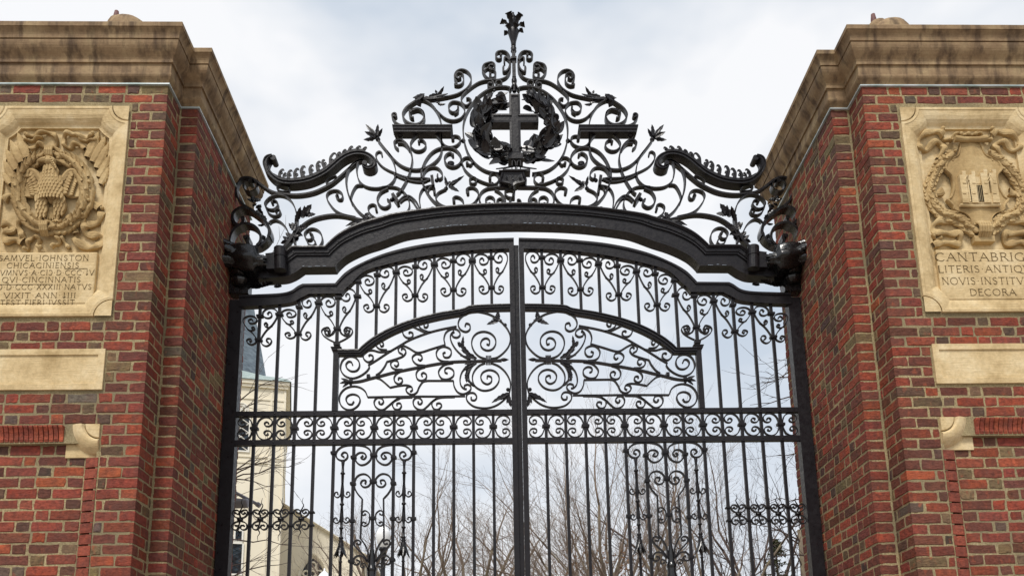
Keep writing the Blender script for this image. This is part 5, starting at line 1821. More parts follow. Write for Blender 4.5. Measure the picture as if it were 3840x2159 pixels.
for it in (
    [(1725, 255), (1500, 300), (1320, 350), (1100, 435), (960, 515), (800, 610), (640, 715), (540, 775), None, (552, 805), (520, 855), (450, 910), (370, 945), (300, 950), (220, 915), (172, 850), (167, 780), (200, 705), (270, 662), (350, 668), (408, 720), (420, 790), (382, 848), (310, 857), (252, 818), (240, 768), (270, 730), (310, 735), (328, 775)],
    [(1840, 1190), (1500, 1195), (1120, 1195), (530, 1205), None, (498, 1130), (440, 1082), (365, 1060), (295, 1065), (222, 1095), (165, 1160), (148, 1240), (175, 1320), (240, 1368), (320, 1370), (395, 1322), (428, 1250), (402, 1190), (330, 1166), (262, 1190), (240, 1240), (268, 1293), (318, 1300), (345, 1262)],
    [(640, 912), (700, 870), (755, 800), (790, 730), None, (900, 697), (1000, 658), (1042, 608), (1030, 565), (992, 548), (985, 575)],
    [(1000, 632), (948, 598), (945, 545), (1000, 514), (1080, 545), (1175, 600), (1250, 602), (1400, 555), (1572, 503), None, (1555, 425), (1580, 342), (1640, 296), (1710, 290), (1762, 328), (1770, 375), (1728, 405), (1675, 390), (1668, 348), (1695, 330)],
    [(1690, 318), (1650, 362), (1642, 420), (1672, 500), (1730, 582), (1810, 652), (1910, 705)],
    [(2120, 692), (2030, 660), (1962, 592), (1928, 500), (1942, 412), (2000, 348), (2090, 326), (2180, 350), (2240, 412), (2250, 490), (2210, 556), (2140, 578), (2072, 550), (2047, 490), (2075, 432), (2130, 415), (2168, 450), (2160, 502), (2128, 492)],
    [(2180, 692), (2275, 670), (2365, 600), (2430, 510), (2447, 400), (2412, 300), (2330, 200), (2230, 126), (2110, 78), (1960, 57), (1850, 87), (1770, 152), (1746, 232), (1780, 300), (1850, 328), (1903, 295), (1900, 235), (1855, 217), (1838, 255)],
    [(2110, 747), (2030, 782), (1960, 862), (1937, 952), (1965, 1050), (2050, 1108), (2140, 1114), (2230, 1078), (2290, 1000), (2290, 920), (2240, 860), (2160, 840), (2082, 870), (2050, 932), (2075, 1000), (2140, 1030), (2193, 995), (2190, 937), (2142, 920), (2135, 955)],
    [(2190, 747), (2295, 792), (2382, 872), (2440, 980), (2447, 1080), (2420, 1170), (2340, 1260), (2230, 1328), (2100, 1352), (1960, 1330), (1872, 1260), (1857, 1192), (1890, 1152), (1958, 1150), (1995, 1200), (1970, 1245), (1922, 1238), (1922, 1203)],
    [(1990, 745), (1930, 795), (1892, 882), (1892, 970), (1920, 1028), (1975, 1058)],
    [(1870, 802), (1802, 862), (1772, 960), (1782, 1045), (1825, 1090), (1862, 1095)],
    [(640, 945), (710, 972), (832, 1076), None, (950, 1052), (1055, 1044), (1118, 1068), (1130, 1108), (1100, 1132)],
    [(1330, 985), (1272, 1000), (1222, 1070), (1190, 1140), (1130, 1170), (1072, 1150), (1045, 1110), (1068, 1068), (1115, 1062)],
    [(1330, 984), (1682, 984), None, (1692, 1060), (1740, 1138), (1820, 1162), (1898, 1122), (1918, 1072), (1880, 1036), (1832, 1050), (1832, 1088)],
    [(1000, 835), (900, 830), (847, 795), (842, 742), (880, 712), (930, 722), (943, 765), (915, 793), (890, 775)],
    [(1300, 780), (1200, 770), (1142, 722), (1132, 667), (1180, 627), (1240, 637), (1263, 680), (1235, 713), (1207, 695)],
    [(1620, 727), (1530, 720), (1470, 682), (1452, 612), (1490, 547), (1560, 527), (1638, 560), (1653, 620), (1620, 668), (1562, 668), (1542, 622), (1575, 602)],
    [(1020, 842), (930, 882), (887, 940), (897, 1000), (950, 1028), (993, 1000), (990, 957), (950, 947), (942, 975)],
    [(1300, 802), (1220, 832), (1182, 890), (1197, 960), (1250, 983), (1308, 960), (1320, 907), (1280, 877), (1252, 900), (1265, 928)],
    [(1680, 747), (1562, 772), (1492, 840), (1487, 900), (1530, 958), (1610, 963), (1680, 920), (1683, 852), (1630, 812), (1577, 822), (1567, 868), (1603, 888)],
    [(1380, 332), (1280, 325), (1200, 290), (1120, 256), (1052, 266), (1002, 312), (1012, 370), (1060, 408), (1123, 403), (1138, 352), (1100, 332), (1082, 350)],
    [(1340, 330), (1252, 290), (1217, 237), (1250, 192), (1310, 192), (1343, 230), (1323, 268), (1290, 263), (1290, 237)],
    [(850, 586), (700, 600), (600, 577), (522, 587), (472, 632), (477, 690), (530, 733), (590, 713), (603, 660), (565, 637), (542, 655)],
    [(790, 572), (692, 560), (642, 512), (642, 472), (682, 452), (735, 472), (738, 510), (710, 523), (697, 497)],
    [(1130, 1207), (960, 1217), (880, 1262), (800, 1330), (740, 1373), (680, 1368), (632, 1328), (617, 1270), (650, 1217), (710, 1217), (743, 1260), (720, 1298), (682, 1288), (687, 1260)],
    [(960, 1222), (882, 1262), (862, 1310), (892, 1363), (950, 1368), (983, 1325), (965, 1287), (927, 1290), (922, 1318)],
    [(1700, 1202), (1500, 1212), (1400, 1262), (1330, 1330), (1270, 1373), (1200, 1363), (1152, 1320), (1142, 1262), (1172, 1217), (1225, 1217), (1263, 1260), (1240, 1298), (1207, 1288), (1212, 1260)],
    [(1450, 1227), (1402, 1262), (1392, 1310), (1422, 1363), (1480, 1368), (1523, 1320), (1500, 1287), (1462, 1290), (1457, 1315)],
):
    scroll('K', it, name='panel_scroll', **KS)
P = trace('K', [(270, 1008), (430, 990), (560, 955), (700, 920), (900, 868), (1200, 807), (1500, 752), (1700, 729), (2000, 720), (2130, 714), (2330, 711)], -0.018)
mb = MB()
mb.ribbon(P, -0.020, 0.036, 0.0135)
both(mb, 'panel_spine')
for c_, sp_ in (('K', (2155, 715)),):
    q = pt('K', 2155, 718)
    mb = MB()
    for k in range(4):
        mb.box(q[0] - 0.022 + k * 0.0115, q[0] - 0.0125 + k * 0.0115, -0.026, 0.024, q[2] - 0.030, q[2] + 0.030)
    both(mb, 'binding')
for x, y, s_ in ((310, 1000, 0.013), (545, 940, 0.013)):
    q = pt('K', x, y)
    boxpart('clip', q[0] - s_, q[0] + s_, -0.025, 0.02, q[2] - 0.014, q[2] + 0.014)
boxpart('clip', pt('K', 305, 950)[0] - 0.006, pt('K', 318, 950)[0] + 0.003, -0.012, 0.012, pt('K', 310, 1058)[2], pt('K', 310, 950)[2])


def kleaves(name, spec, jag=0.4, teeth=4):
    r = random.Random(int(spec[0][0]))
    mb = MB()
    for x, y, x2, y2, w in spec:
        a, b_ = pt('K', x, y, -0.018), pt('K', x2, y2, -0.018)
        dv = b_ - a
        mb.leaf(a, dv, (r.uniform(-0.3, 0.3), -1, r.uniform(0, 0.5)), float(np.linalg.norm(dv)), w, cup=r.uniform(0.1, 0.4), curl=r.uniform(-0.12, 0.12), jag=jag, teeth=teeth, th=0.005)
    both(mb, name)


kleaves('acanthus_leaf', [(1990, 700, 1770, 560, .04), (1900, 660, 1750, 460, .04), (1800, 560, 1815, 388, .03), (1960, 690, 1770, 650, .03), (1780, 540, 1740, 465, .03)])
kleaves('acanthus_leaf', [(1985, 740, 1810, 830, .04), (1900, 780, 1850, 930, .04), (1860, 880, 1860, 1020, .035), (1950, 740, 1830, 770, .03), (1865, 980, 1970, 1060, .025)])
kleaves('acanthus_leaf', [(2300, 165, 2125, 250, .045), (2290, 160, 2270, 45, .035), (2330, 190, 2200, 150, .04), (2250, 130, 2310, 45, .02)])
kleaves('acanthus_leaf', [(2420, 1160, 2190, 1280, .045), (2410, 1180, 2460, 1345, .04), (2400, 1190, 2300, 1250, .04), (2430, 1150, 2400, 1300, .03)])
kleaves('leaf_bud', [(285, 1000, 150, 1018, .028), (280, 995, 172, 955, .026), (285, 1012, 190, 1075, .026)], jag=0.0)
mb = MB()
q0, q1 = pt('K', 2300, 711, 0), pt('K', 2428, 708, 0)
mb.tube([q0 + (q1 - q0) * u for u in np.linspace(0, 1, 8)], [0.006, 0.009, 0.014, 0.016, 0.015, 0.011, 0.006, 0.001], 8)
both(mb, 'spear_bud', IR, True)
for x, y, ang in ((2375, 245, 55), (2415, 1110, 100)):
    q = pt('K', x, y)
    mb = MB()
    mb.ball(q, 0.016, 10, 7)
    both(mb, 'collar', IR, True)

# tracery below the frieze, mirrored about the seventh bar and again for the other leaf
x6 = BX[6]


def quad(fn, name, mat=IR, smooth=False):
    """the piece right of the middle bar, its twin left of it, and both again in the other leaf"""
    for fl in (0, 1):
        mb = MB()
        fn(mb)
        if fl:
            mb.v = [(2 * x6 - x, y, z) for x, y, z in mb.v]
            mb.f = [tuple(reversed(f)) for f in mb.f]
        both(mb, name, mat, smooth)


def U(x, y, Y=0.0):
    """crop U point with its distance from the middle bar measured at its own height"""
    xa = 391 - (y - 100) * 0.0295
    p, m_ = pt('U', x, y, Y), pt('U', xa, y, Y)
    return np.array((x6 + p[0] - m_[0], Y, p[2]))


def u_scroll(it, t=0.0115, w=0.024, name='lyre_scroll', knob=0.0075, smooth=True):
    runs, cur = [], []
    Q = []
    for s_ in it:
        if s_ is None:
            runs.append(cur)
            cur = [cur[-1]]
        else:
            cur.append(s_)
    runs.append(cur)
    for r_ in runs:
        c_ = catmull(r_, 5)
        Q += list(c_ if not Q else c_[1:])
    P = np.array([U(x, y)[[0, 2]] for x, y in Q])

    def fn(mb):
        mb.ribbon(P, -0.013, w, t)
        if knob:
            mb.cyl((P[-1][0], -0.014, P[-1][1]), (P[-1][0], -0.012 + w, P[-1][1]), knob, n=8)
    quad(fn, name)


u_scroll([(412, 200), (425, 240), (470, 278), (525, 284), (570, 245), (578, 195), (545, 160), (495, 160), (467, 192), (488, 224), (520, 212), (503, 192)])
u_scroll([(412, 180), (430, 130), (485, 93), (570, 78), (680, 80), (745, 105), (780, 150), (776, 200), (740, 230), (692, 233), (662, 203), (667, 163), (702, 150), (725, 180), (702, 197)])
u_scroll([(395, 1290), (400, 1200), (440, 1112), (486, 1052), None, (486, 640), None, (540, 580), (574, 512), (570, 442), (540, 396), (482, 380), (432, 404), (402, 455), (428, 507), (478, 516), (510, 482), (492, 447), (457, 450), (462, 478)])
u_scroll([(398, 845), (408, 792), (450, 762), (478, 782), (470, 810), (447, 800)], t=0.008, name='small_scroll')
u_scroll([(398, 850), (410, 900), (450, 924), (478, 905), (466, 880), (442, 890)], t=0.008, name='small_scroll')
u_scroll([(395, 1300), (440, 1230), (500, 1172), (545, 1122), (545, 1082), (512, 1068), (482, 1088), (492, 1113), (518, 1108)])
u_scroll([(405, 1295), (455, 1242), (515, 1235), (553, 1280), (540, 1318), (502, 1323), (482, 1292), (508, 1277)])
u_scroll([(405, 1350), (420, 1322), (458, 1312), (473, 1340), (452, 1358), (436, 1345)], t=0.008, name='small_scroll')
for yy, tops in ((600, 470), (868, 740)):
    for s_ in (1, -1):
        cxx = lambda y: 703 - (y - 240) * 0.016
        u_scroll([(cxx(tops), tops), (cxx(tops) + s_ * 8, yy - 45), (cxx(yy) + s_ * 24, yy + 3), (cxx(yy) + s_ * 52, yy + 20), (cxx(yy) + s_ * 80, yy - 2), (cxx(yy) + s_ * 72, yy - 32), (cxx(yy) + s_ * 50, yy - 34), (cxx(yy) + s_ * 46, yy - 15)], t=0.008, w=0.018, name='curl', knob=0.006)


def balus(mb):
    pr_ = []
    for y, r_ in ((235, 12), (245, 15), (300, 10), (355, 11), (362, 18), (372, 20), (380, 12), (480, 10), (560, 16), (600, 15), (660, 10), (678, 11), (684, 18), (696, 18), (705, 10), (790, 14), (850, 17), (880, 11), (925, 10), (932, 18), (945, 17), (950, 10), (1025, 11), (1035, 20), (1050, 18), (1058, 12), (1070, 22), (1082, 15), (1100, 22), (1180, 24), (1230, 20), (1240, 11), (1280, 10), (1290, 16), (1300, 10), (1448, 12), (2200, 12)):
        p = U(703 - (min(y, 1500) - 240) * 0.016, min(y, 1500))
        z = p[2] if y < 2000 else 1.1
        pr_.append((p[0], r_ / 2.789 / 480, z))
    xm_ = float(np.mean([a[0] for a in pr_]))
    mb.lathe([(max(0.003, b_ * 1.3), z) for a, b_, z in pr_], (xm_, 0.0), 10)


quad(balus, 'baluster', IR, True)


def tassel(mb):
    r = random.Random(4)
    x_ = U(690, 1100)[0]
    za, zb2 = U(690, 1085)[2], U(690, 1262)[2]
    for k in range(8):
        th = 2 * math.pi * k / 8
        mb.leaf((x_ + 0.012 * math.cos(th), 0.012 * math.sin(th), za), (0.26 * math.cos(th), 0.26 * math.sin(th), -1), (math.cos(th), math.sin(th), 0.2), za - zb2, 0.034, cup=-0.3, curl=0.16 if k % 2 else 0.05, jag=0.3, teeth=4, th=0.004)


quad(tassel, 'tassel_leaves', IG)
mb = MB()
mb.lathe([(0.013, U(388, 1150)[2]), (0.018, U(388, 1200)[2]), (0.024, U(388, 1260)[2]), (0.027, U(388, 1320)[2]), (0.030, U(388, 1350)[2]), (0.038, U(388, 1368)[2]), (0.040, U(388, 1385)[2]), (0.034, U(388, 1398)[2]), (0.036, U(388, 1410)[2]), (0.034, U(388, 1448)[2]), (0.055, U(388, 1448)[2] - 0.08), (0.03, U(388, 1448)[2] - 0.25), (0.013, U(388, 1448)[2] - 0.3)], (x6, 0), 14)
both(mb, 'vase', IG, True)
for k_, ys in ((6, (185, 460, 842)), (4, (158,)), (5, (205, 480, 868, 1290)), (7, (212, 482, 852, 1280)), (8, (160, 852))):
    for y in ys:
        collar(BX[k_], U(388, y)[2], 0.021 if k_ != 6 else 0.026, 0.022)

# row of small flaming crosses between the outermost bars
zN = pt('N', 510, 843)[2]
sN = (pt('N', 600, 843)[0] - pt('N', 500, 843)[0]) / 100
for k in range(4):
    xa, xb = edges[k], edges[k + 1]
    xm_ = (xa + xb) / 2 + (0.0 if k else -0.004)
    ln = lambda it: catmull([(xm_ + (x - 510) * sN, zN - (y - 843) * sN * 1.03) for x, y in it], 5)
    for s_ in (1, -1):
        for it in ([(510, 828), (555, 818), (588, 782), (580, 748), (545, 741), (520, 762), (535, 785), (560, 772)], [(510, 858), (560, 872), (590, 905), (580, 943), (545, 953), (518, 930), (528, 906), (552, 908)]):
            P = ln(it)
            if s_ < 0:
                P[:, 0] = 2 * xm_ - P[:, 0]
            mb = MB()
            mb.ribbon(P, -0.012, 0.024, 0.0085)
            mb.cyl((P[-1][0], -0.015, P[-1][1]), (P[-1][0], 0.014, P[-1][1]), 0.0075, n=8)
            both(mb, 'cross_curl')
    mb = MB()
    P = ln([(512, 820), (500, 765), (520, 722), (530, 690), (514, 660), (523, 612)])
    mb.tube([(x, 0, z) for x, z in P], np.linspace(0.0075, 0.0015, len(P)), 6)
    P = ln([(508, 862), (500, 905), (486, 940), (510, 985), (490, 1025), (494, 1070)])
    mb.tube([(x, 0, z) for x, z in P], np.linspace(0.0075, 0.0015, len(P)), 6)
    both(mb, 'flame')
    mb = MB()
    mb.ball((xm_, 0, zN), 0.017, 12, 8, (1.5, 1.3, 0.75))
    both(mb, 'knot', IG, True)
    if k < 3 or True:
        for y in (773, 912):
            collar(edges[k + 1], pt('N', 510, y)[2], 0.021, 0.013)


# ------------------------------------------------------------------ beyond the gate: church, lamps, trees
def on_plane(x, y, p0, nrm):
    d = ray(x, y)
    return CAM + d * np.dot(np.asarray(p0) - CAM, nrm) / np.dot(d, nrm)


TY = 30.0
cor = onY(1069, 1550, TY)
ROT = math.radians(13)
SD = np.array((-math.cos(ROT), -math.sin(ROT), 0))      # along the front, leftwards and nearer
ND = np.array((math.sin(ROT), -math.cos(ROT), 0))       # out of the front towards the gate


def tw(s, d, z):
    p = np.array((cor[0], cor[1], 0)) + SD * s + ND * d
    return (p[0], p[1], z)


def tpx(x, y):
    p = on_plane(x, y, (cor[0], cor[1], 0), ND)
    return float(np.dot(p - np.array((cor[0], cor[1], 0)), SD)), float(p[2])


def tbox(mb, s0, s1, d0, d1, z0, z1):
    V = [tw(s, d, z) for z in (z0, z1) for d in (d0, d1) for s in (s0, s1)]
    mb.add(V, [(0, 2, 3, 1), (4, 5, 7, 6), (0, 1, 5, 4), (2, 6, 7, 3), (0, 4, 6, 2), (1, 3, 7, 5)])


church = thing('church', 'cream church tower with a slate spire and gabled hall behind the left leaf', 'church', tw(3.0, -3, 0))
ez = tpx(1069, 1446)[1]
WT = 7.0
mb = MB()
tbox(mb, 0, WT, -WT, 0, 0, ez)
mb.build('tower_wall', M['cream'], church)
mb = MB()
tbox(mb, -0.16, WT + 0.16, -WT - 0.16, 0.16, ez - 0.06, ez + 0.12)
tbox(mb, -0.10, WT + 0.1, -WT - 0.1, 0.10, ez - 0.20, ez - 0.06)
for v0 in (1500, 1716, 1738):
    z = tpx(1040, v0)[1]
    tbox(mb, -0.03, WT + 0.03, -WT - 0.03, 0.035, z - 0.05, z + 0.03)
for s0 in (0.0, tpx(1018, 1560)[0]):
    tbox(mb, s0 - 0.02, s0 + 0.07, -0.02, 0.03, 0, ez - 0.2)
mb.build('eaves_and_mouldings', M['cream'], church)
mb = MB()
rz = [(ez + 0.12, -0.22), (ez + 0.30, -0.10), (ez + 0.55, 0.35), (ez + 0.95, 0.90)]
G = []
for z, i in rz:
    c_ = WT / 2
    h = c_ - i
    k = h * (1 - 0.41 * min(1, max(0, (i + 0.2) / 1.1)) * 1.0)
    G.append([tw(c_ + a, -c_ + b_, z) for a, b_ in ((-h, -k), (-k, -h), (k, -h), (h, -k), (h, k), (k, h), (-k, h), (-h, k))])
mb.grid(G, cv=True)
mb.build('tower_roof', M['slate'], church)
mb = MB()
G = []
for q in np.linspace(0, 1, 12):
    h = (WT / 2 - 0.92) * (1 - q) + 0.02
    k = h * 0.42
    G.append([tw(WT / 2 + a, -WT / 2 + b_, ez + 0.93 + 13.0 * q) for a, b_ in ((-h, -k), (-k, -h), (k, -h), (h, -k), (h, k), (k, h), (-k, h), (-h, k))])
mb.grid(G, cv=True)
mb.build('spire', M['blue_slate'], church)


def lattice_window(name, u0, u1, v0, v1, nrow, arch=True, leaded=False):
    s1, zt2 = tpx(u0, v0)
    s0, zb2 = tpx(u1, v1)
    sm = (s0 + s1) / 2
    fr_ = MB()
    w = 0.07
    tbox(fr_, s0 - w, s0, -0.05, 0.05, zb2 - w, zt2)
    tbox(fr_, s1, s1 + w, -0.05, 0.05, zb2 - w, zt2)
    tbox(fr_, s0, s1, -0.05, 0.05, zb2 - w, zb2)
    tbox(fr_, s0, s1, -0.05, 0.05, zt2 - 0.02, zt2 + w)
    fo_ = fr_.build(name, M['white'], church)
    pn_ = MB()
    tbox(pn_, s0, s1, 0.003, 0.012, zb2, zt2)
    pn_.build('pane', M['glass'], fo_)
    la = MB()
    h = (zt2 - zb2) / nrow
    for k in range(nrow):
        za = zb2 + k * h
        for (a, b_) in (((s0, za), (s1, za + h)), ((s1, za), (s0, za + h))):
            la.cyl(tw(a[0], 0.03, a[1]), tw(b_[0], 0.03, b_[1]), 0.007 if leaded else 0.022, n=4)
    la.build('lattice', M['glass'] if leaded else M['white'], fo_)


lattice_window('belfry_opening', 880, 929, 1552, 1690, 4)
lattice_window('leaded_window', 884, 906, 1988, 2024, 3, leaded=True)
lattice_window('leaded_window', 872, 903, 2036, 2150, 7, leaded=True)
mb = MB()
for c_ in ((905, 1536),):
    s_, z_ = tpx(*c_)
    for rr in (0.30, 0.20):
        a = np.linspace(0, 2 * math.pi, 22)
        mb.tube([tw(s_ + rr * math.cos(x), 0.03, z_ + rr * math.sin(x)) for x in a], 0.035, 5)
    for x in np.linspace(0, 2 * math.pi, 7)[:-1]:
        mb.cyl(tw(s_, 0.03, z_), tw(s_ + 0.3 * math.cos(x), 0.03, z_ + 0.3 * math.sin(x)), 0.025, n=5)
mb.build('rose_tracery', M['white'], church)
# hall with its gable to the gate
HY = 33.0
g0, g1 = onY(1060, 1892, HY), onY(1352, 2074, HY)
sl = (g0[2] - g1[2]) / (g1[0] - g0[0])
xr = g1[0] + 0.1
xl = g0[0] - 5.0
zl_ = g0[2] + sl * 5.0
mb = MB()
mb.add([(xl, HY, 0), (xr, HY, 0), (xr, HY, g1[2] - 0.1 * sl), (xl, HY, zl_), (xl, HY + 14, 0), (xr, HY + 14, 0), (xr, HY + 14, g1[2] - 0.1 * sl), (xl, HY + 14, zl_)],
       [(0, 1, 2, 3), (1, 5, 6, 2), (5, 4, 7, 6), (4, 0, 3, 7)])
mb.build('hall_wall', M['cream'], church)
mb = MB()
for (d0, d1, y0) in ((0.0, 0.07, -0.16), (0.07, 0.11, -0.22)):
    mb.add([(xl, HY + y0, zl_ + d0), (xr + 0.3, HY + y0, g1[2] - 0.4 * sl + d0), (xr + 0.3, HY + y0, g1[2] - 0.4 * sl + d1), (xl, HY + y0, zl_ + d1),
            (xl, HY + 14.2, zl_ + d0), (xr + 0.3, HY + 14.2, g1[2] - 0.4 * sl + d0), (xr + 0.3, HY + 14.2, g1[2] - 0.4 * sl + d1), (xl, HY + 14.2, zl_ + d1)],
           [(0, 1, 2, 3), (3, 2, 6, 7), (0, 4, 5, 1), (1, 5, 6, 2)])
mb.build('hall_verge', M['cream'], church)
mb = MB()
wc0, wc1 = onY(1120, 2159, HY), onY(1226, 2159, HY)
wm, hw_ = (wc0[0] + wc1[0]) / 2, (wc1[0] - wc0[0]) / 2
zs = onY(1174, 2107, HY)[2] - hw_ * 1.1


def gothic(h, zs_):
    a = []
    for k in range(9):
        th = math.radians(60 * k / 8)
        a.append((wm + h - 2 * h + 2 * h * math.cos(th), zs_ + 2 * h * math.sin(th)))
    return [(x, z) for x, z in a] + [(2 * wm - x, z) for x, z in a[-2::-1]]


wo_, wi_ = gothic(hw_, zs), gothic(hw_ * 0.80, zs)
wo_, wi_ = [(wo_[0][0], 1.5)] + wo_ + [(wo_[-1][0], 1.5)], [(wi_[0][0], 1.5)] + wi_ + [(wi_[-1][0], 1.5)]
mb.grid([[(a[0], HY, a[1]), (a[0], HY - 0.16, a[1]), (a[0] + (b_[0] - a[0]) * 0.4, HY - 0.12, a[1] + (b_[1] - a[1]) * 0.4), (b_[0], HY - 0.02, b_[1])] for a, b_ in zip(wo_, wi_)])
gw = mb.build('gothic_window', M['cream'], church)
mb = MB()
mb.add([(x, HY - 0.015, z) for x, z in wi_], [tuple(range(len(wi_)))])
mb.build('pane', M['glass'], gw)
mb = MB()
for x in (-0.27, 0.27):
    mb.box(wm + x * hw_ - 0.05, wm + x * hw_ + 0.05, HY - 0.09, HY - 0.016, 1.5, zs + hw_ * (1.0 if True else 0))
for cx, cz, rr in ((0, 0.85, 0.24), (-0.48, 0.28, 0.2), (0.48, 0.28, 0.2), (0, 0.25, 0.22)):
    a = np.linspace(0, 2 * math.pi, 16)
    mb.tube([(wm + hw_ * (cx + rr * math.cos(t_)), HY - 0.05, zs + hw_ * (cz + rr * math.sin(t_))) for t_ in a], 0.05, 5)
mb.build('tracery', M['cream'], gw)


def street_lamp(u, v_top, v_bot, Y, label):
    """acorn-globe lamp on a fluted iron post"""
    a, b_ = onY(u, v_top, Y), onY(u, v_bot, Y)
    h = a[2] - b_[2]
    x, y = a[0], Y
    t_ = thing('street_lamp', label, 'street lamp', (x, y, 0), 'acorn street lamps behind the gate')
    mb = MB()
    mb.lathe([(0.15 * h, b_[2]), (0.24 * h, b_[2] + 0.18 * h), (0.29 * h, b_[2] + 0.42 * h), (0.285 * h, b_[2] + 0.62 * h), (0.22 * h, b_[2] + 0.74 * h), (0.0, b_[2] + 0.76 * h)], (x, y), 18)
    mb.build('globe', M['globe'], t_, True)
    mb = MB()
    mb.lathe([(0.20 * h, b_[2] + 0.73 * h), (0.18 * h, b_[2] + 0.80 * h), (0.07 * h, b_[2] + 0.90 * h), (0.03 * h, b_[2] + 0.94 * h), (0.035 * h, b_[2] + 1.0 * h), (0.0, b_[2] + 1.05 * h)], (x, y), 14)
    mb.build('cap', M['globe'], t_, True)
    mb = MB()
    z = b_[2]
    mb.lathe([(0.0, z + 0.01), (0.15 * h, z + 0.01), (0.19 * h, z - 0.08 * h), (0.11 * h, z - 0.16 * h), (0.15 * h, z - 0.34 * h), (0.08 * h, z - 0.45 * h), (0.10 * h, z - 0.8 * h), (0.10 * h, z - 1.3 * h), (0.15 * h, z - 1.4 * h), (0.10 * h, z - 1.5 * h), (0.12 * h, 0.9), (0.26 * h, 0.6), (0.28 * h, 0.0)], (x, y), 14)
    mb.build('post', IR, t_, True)


street_lamp(1438, 1962, 2052, 9.0, 'acorn street lamp with a dark post behind the lyre scrolls of the left leaf')
street_lamp(1217, 2132, 2232, 9.6, 'white topped street lamp rising in front of the gothic window of the church hall')

# floodlight on the back of the left pier
fl = thing('floodlight', 'grey cylindrical floodlight on an arm behind the left pier', 'floodlight', (-2.25, 0.5, 2.7))
a, b_ = onY(868, 1838, 0.62), onY(972, 1893, 0.75)
mb = MB()
mb.cyl(a, b_, 0.014, n=10)
mb.cyl(b_ - np.array((0.02, 0, -0.012)), b_ + np.array((0.006, 0, -0.006)), 0.022, n=10)
mb.build('arm', M['grey_paint'], fl, False)
a, b_ = onY(868, 1888, 0.66), onY(926, 1886, 0.66)
mb = MB()
mb.cyl(a, b_, 0.040, n=18)
mb.cyl(b_, b_ + np.array((0.012, 0, 0)), 0.040, 0.033, n=18)
mb.build('housing', M['grey_paint'], fl, False)
mb = MB()
mb.cyl(a + np.array((0.03, 0, 0.03)), a + np.array((0.03, -0.02, 0.12)), 0.012, n=8)
mb.build('bracket', M['grey_paint'], fl, False)


# --- trees, bare for winter
def grow(store, p, d, Ln, r, lv, rg, P_):
    n = 4 if lv < 2 else 3
    pts, rad = [p.copy()], [r]
    d = d / np.linalg.norm(d)
    stp = Ln / n
    q = p.copy()
    for i in range(n):
        d = d + np.array((rg.gauss(0, P_['wob']), rg.gauss(0, P_['wob']), rg.gauss(0, P_['wob']) + P_['up']))
        d /= np.linalg.norm(d)
        q = q + d * stp
        pts.append(q.copy())
        rad.append(r * (1 - (0.62 if lv else 0.45) * (i + 1) / n))
    store[min(lv, 3)].append((pts, rad))
    if lv >= P_['levels']:
        return
    nk = P_['kids'][min(lv, len(P_['kids']) - 1)]
    for k in range(nk):
        t_ = rg.uniform(0.22, 1.0) if k else 1.0
        i = min(n - 1, int(t_ * n))
        f = t_ * n - i
        b_ = pts[i] + (pts[i + 1] - pts[i]) * f
        dd = (pts[i + 1] - pts[i])
        dd /= np.linalg.norm(dd)
        pv = np.array((rg.gauss(0, 1), rg.gauss(0, 0.8), rg.gauss(0, 1)))
        pv -= dd * np.dot(pv, dd)
        pv /= np.linalg.norm(pv)
        an = rg.uniform(*P_['ang']) * (0.45 if k == 0 else 1)
        nd_ = dd * math.cos(an) + pv * math.sin(an)
        grow(store, b_, nd_, Ln * rg.uniform(*P_['ratio']), max(0.0032, rad[-1] * 0.96 if k == 0 else r * rg.uniform(0.34, 0.52) * (1 - 0.35 * t_)), lv + 1, rg, P_)


TREE_GROUP = 'bare winter trees beyond the gate'


def tree(label, base, limbs, P_, seed, trunk=None, name='bare_tree', group=TREE_GROUP, mats=('bark', 'bark', 'twig', 'twig')):
    rg = random.Random(seed)
    t_ = thing(name, label, 'tree', (base[0], base[1], 0), group)
    store = [[], [], [], []]
    top = np.array(base, float)
    if trunk:
        mb = MB()
        h, r0, r1 = trunk
        pts = [np.array((base[0], base[1], 0.0)) + (top - np.array((base[0], base[1], 0.0))) * u + np.array((rg.gauss(0, 0.03), 0, 0)) * (0 < u < 1) for u in np.linspace(0, 1, 6)]
        mb.tube(pts, np.linspace(r0, r1, 6), 9)
        mb.build('trunk', M[mats[0]], t_, True)
    for (dx, dy, dz, Ln, r) in limbs:
        grow(store, top - np.array((0, 0, rg.uniform(0, 0.4))), np.array((dx, dy, dz), float), Ln, r, 0, rg, P_)
    for nm, lv, ns, mt in (('limbs', (0,), 7, mats[1]), ('branches', (1,), 5, mats[2]), ('twigs', (2, 3), 3, mats[3])):
        mb = MB()
        for l in lv:
            for pts, rad in store[l]:
                mb.tube(pts, rad, ns)
        if mb.v:
            mb.build(nm, M[mt], t_, True)
    return t_


P1 = dict(wob=0.12, up=0.045, levels=4, kids=(7, 5, 4, 3), ang=(0.25, 0.62), ratio=(0.42, 0.66))
b1 = onY(2400, 2520, 15.0)
rg = random.Random(5)
limbs = []
for k, an in enumerate((-62, -55, -48, -42, -35, -29, -22, -15, -9, -3, 4, 12, 21, 32)):
    a = math.radians(an + rg.uniform(-2, 2))
    limbs.append((math.sin(a), rg.uniform(-0.35, 0.35), math.cos(a), rg.uniform(3.3, 4.5) * (1.05 - abs(an + 15) / 190), rg.uniform(0.036, 0.062)))
tree('large bare tree with many spreading limbs behind the middle of the right leaf', b1, limbs, P1, 11, (b1[2], 0.42, 0.30))
P2 = dict(wob=0.11, up=0.03, levels=4, kids=(5, 4, 4, 3), ang=(0.3, 0.8), ratio=(0.42, 0.62))


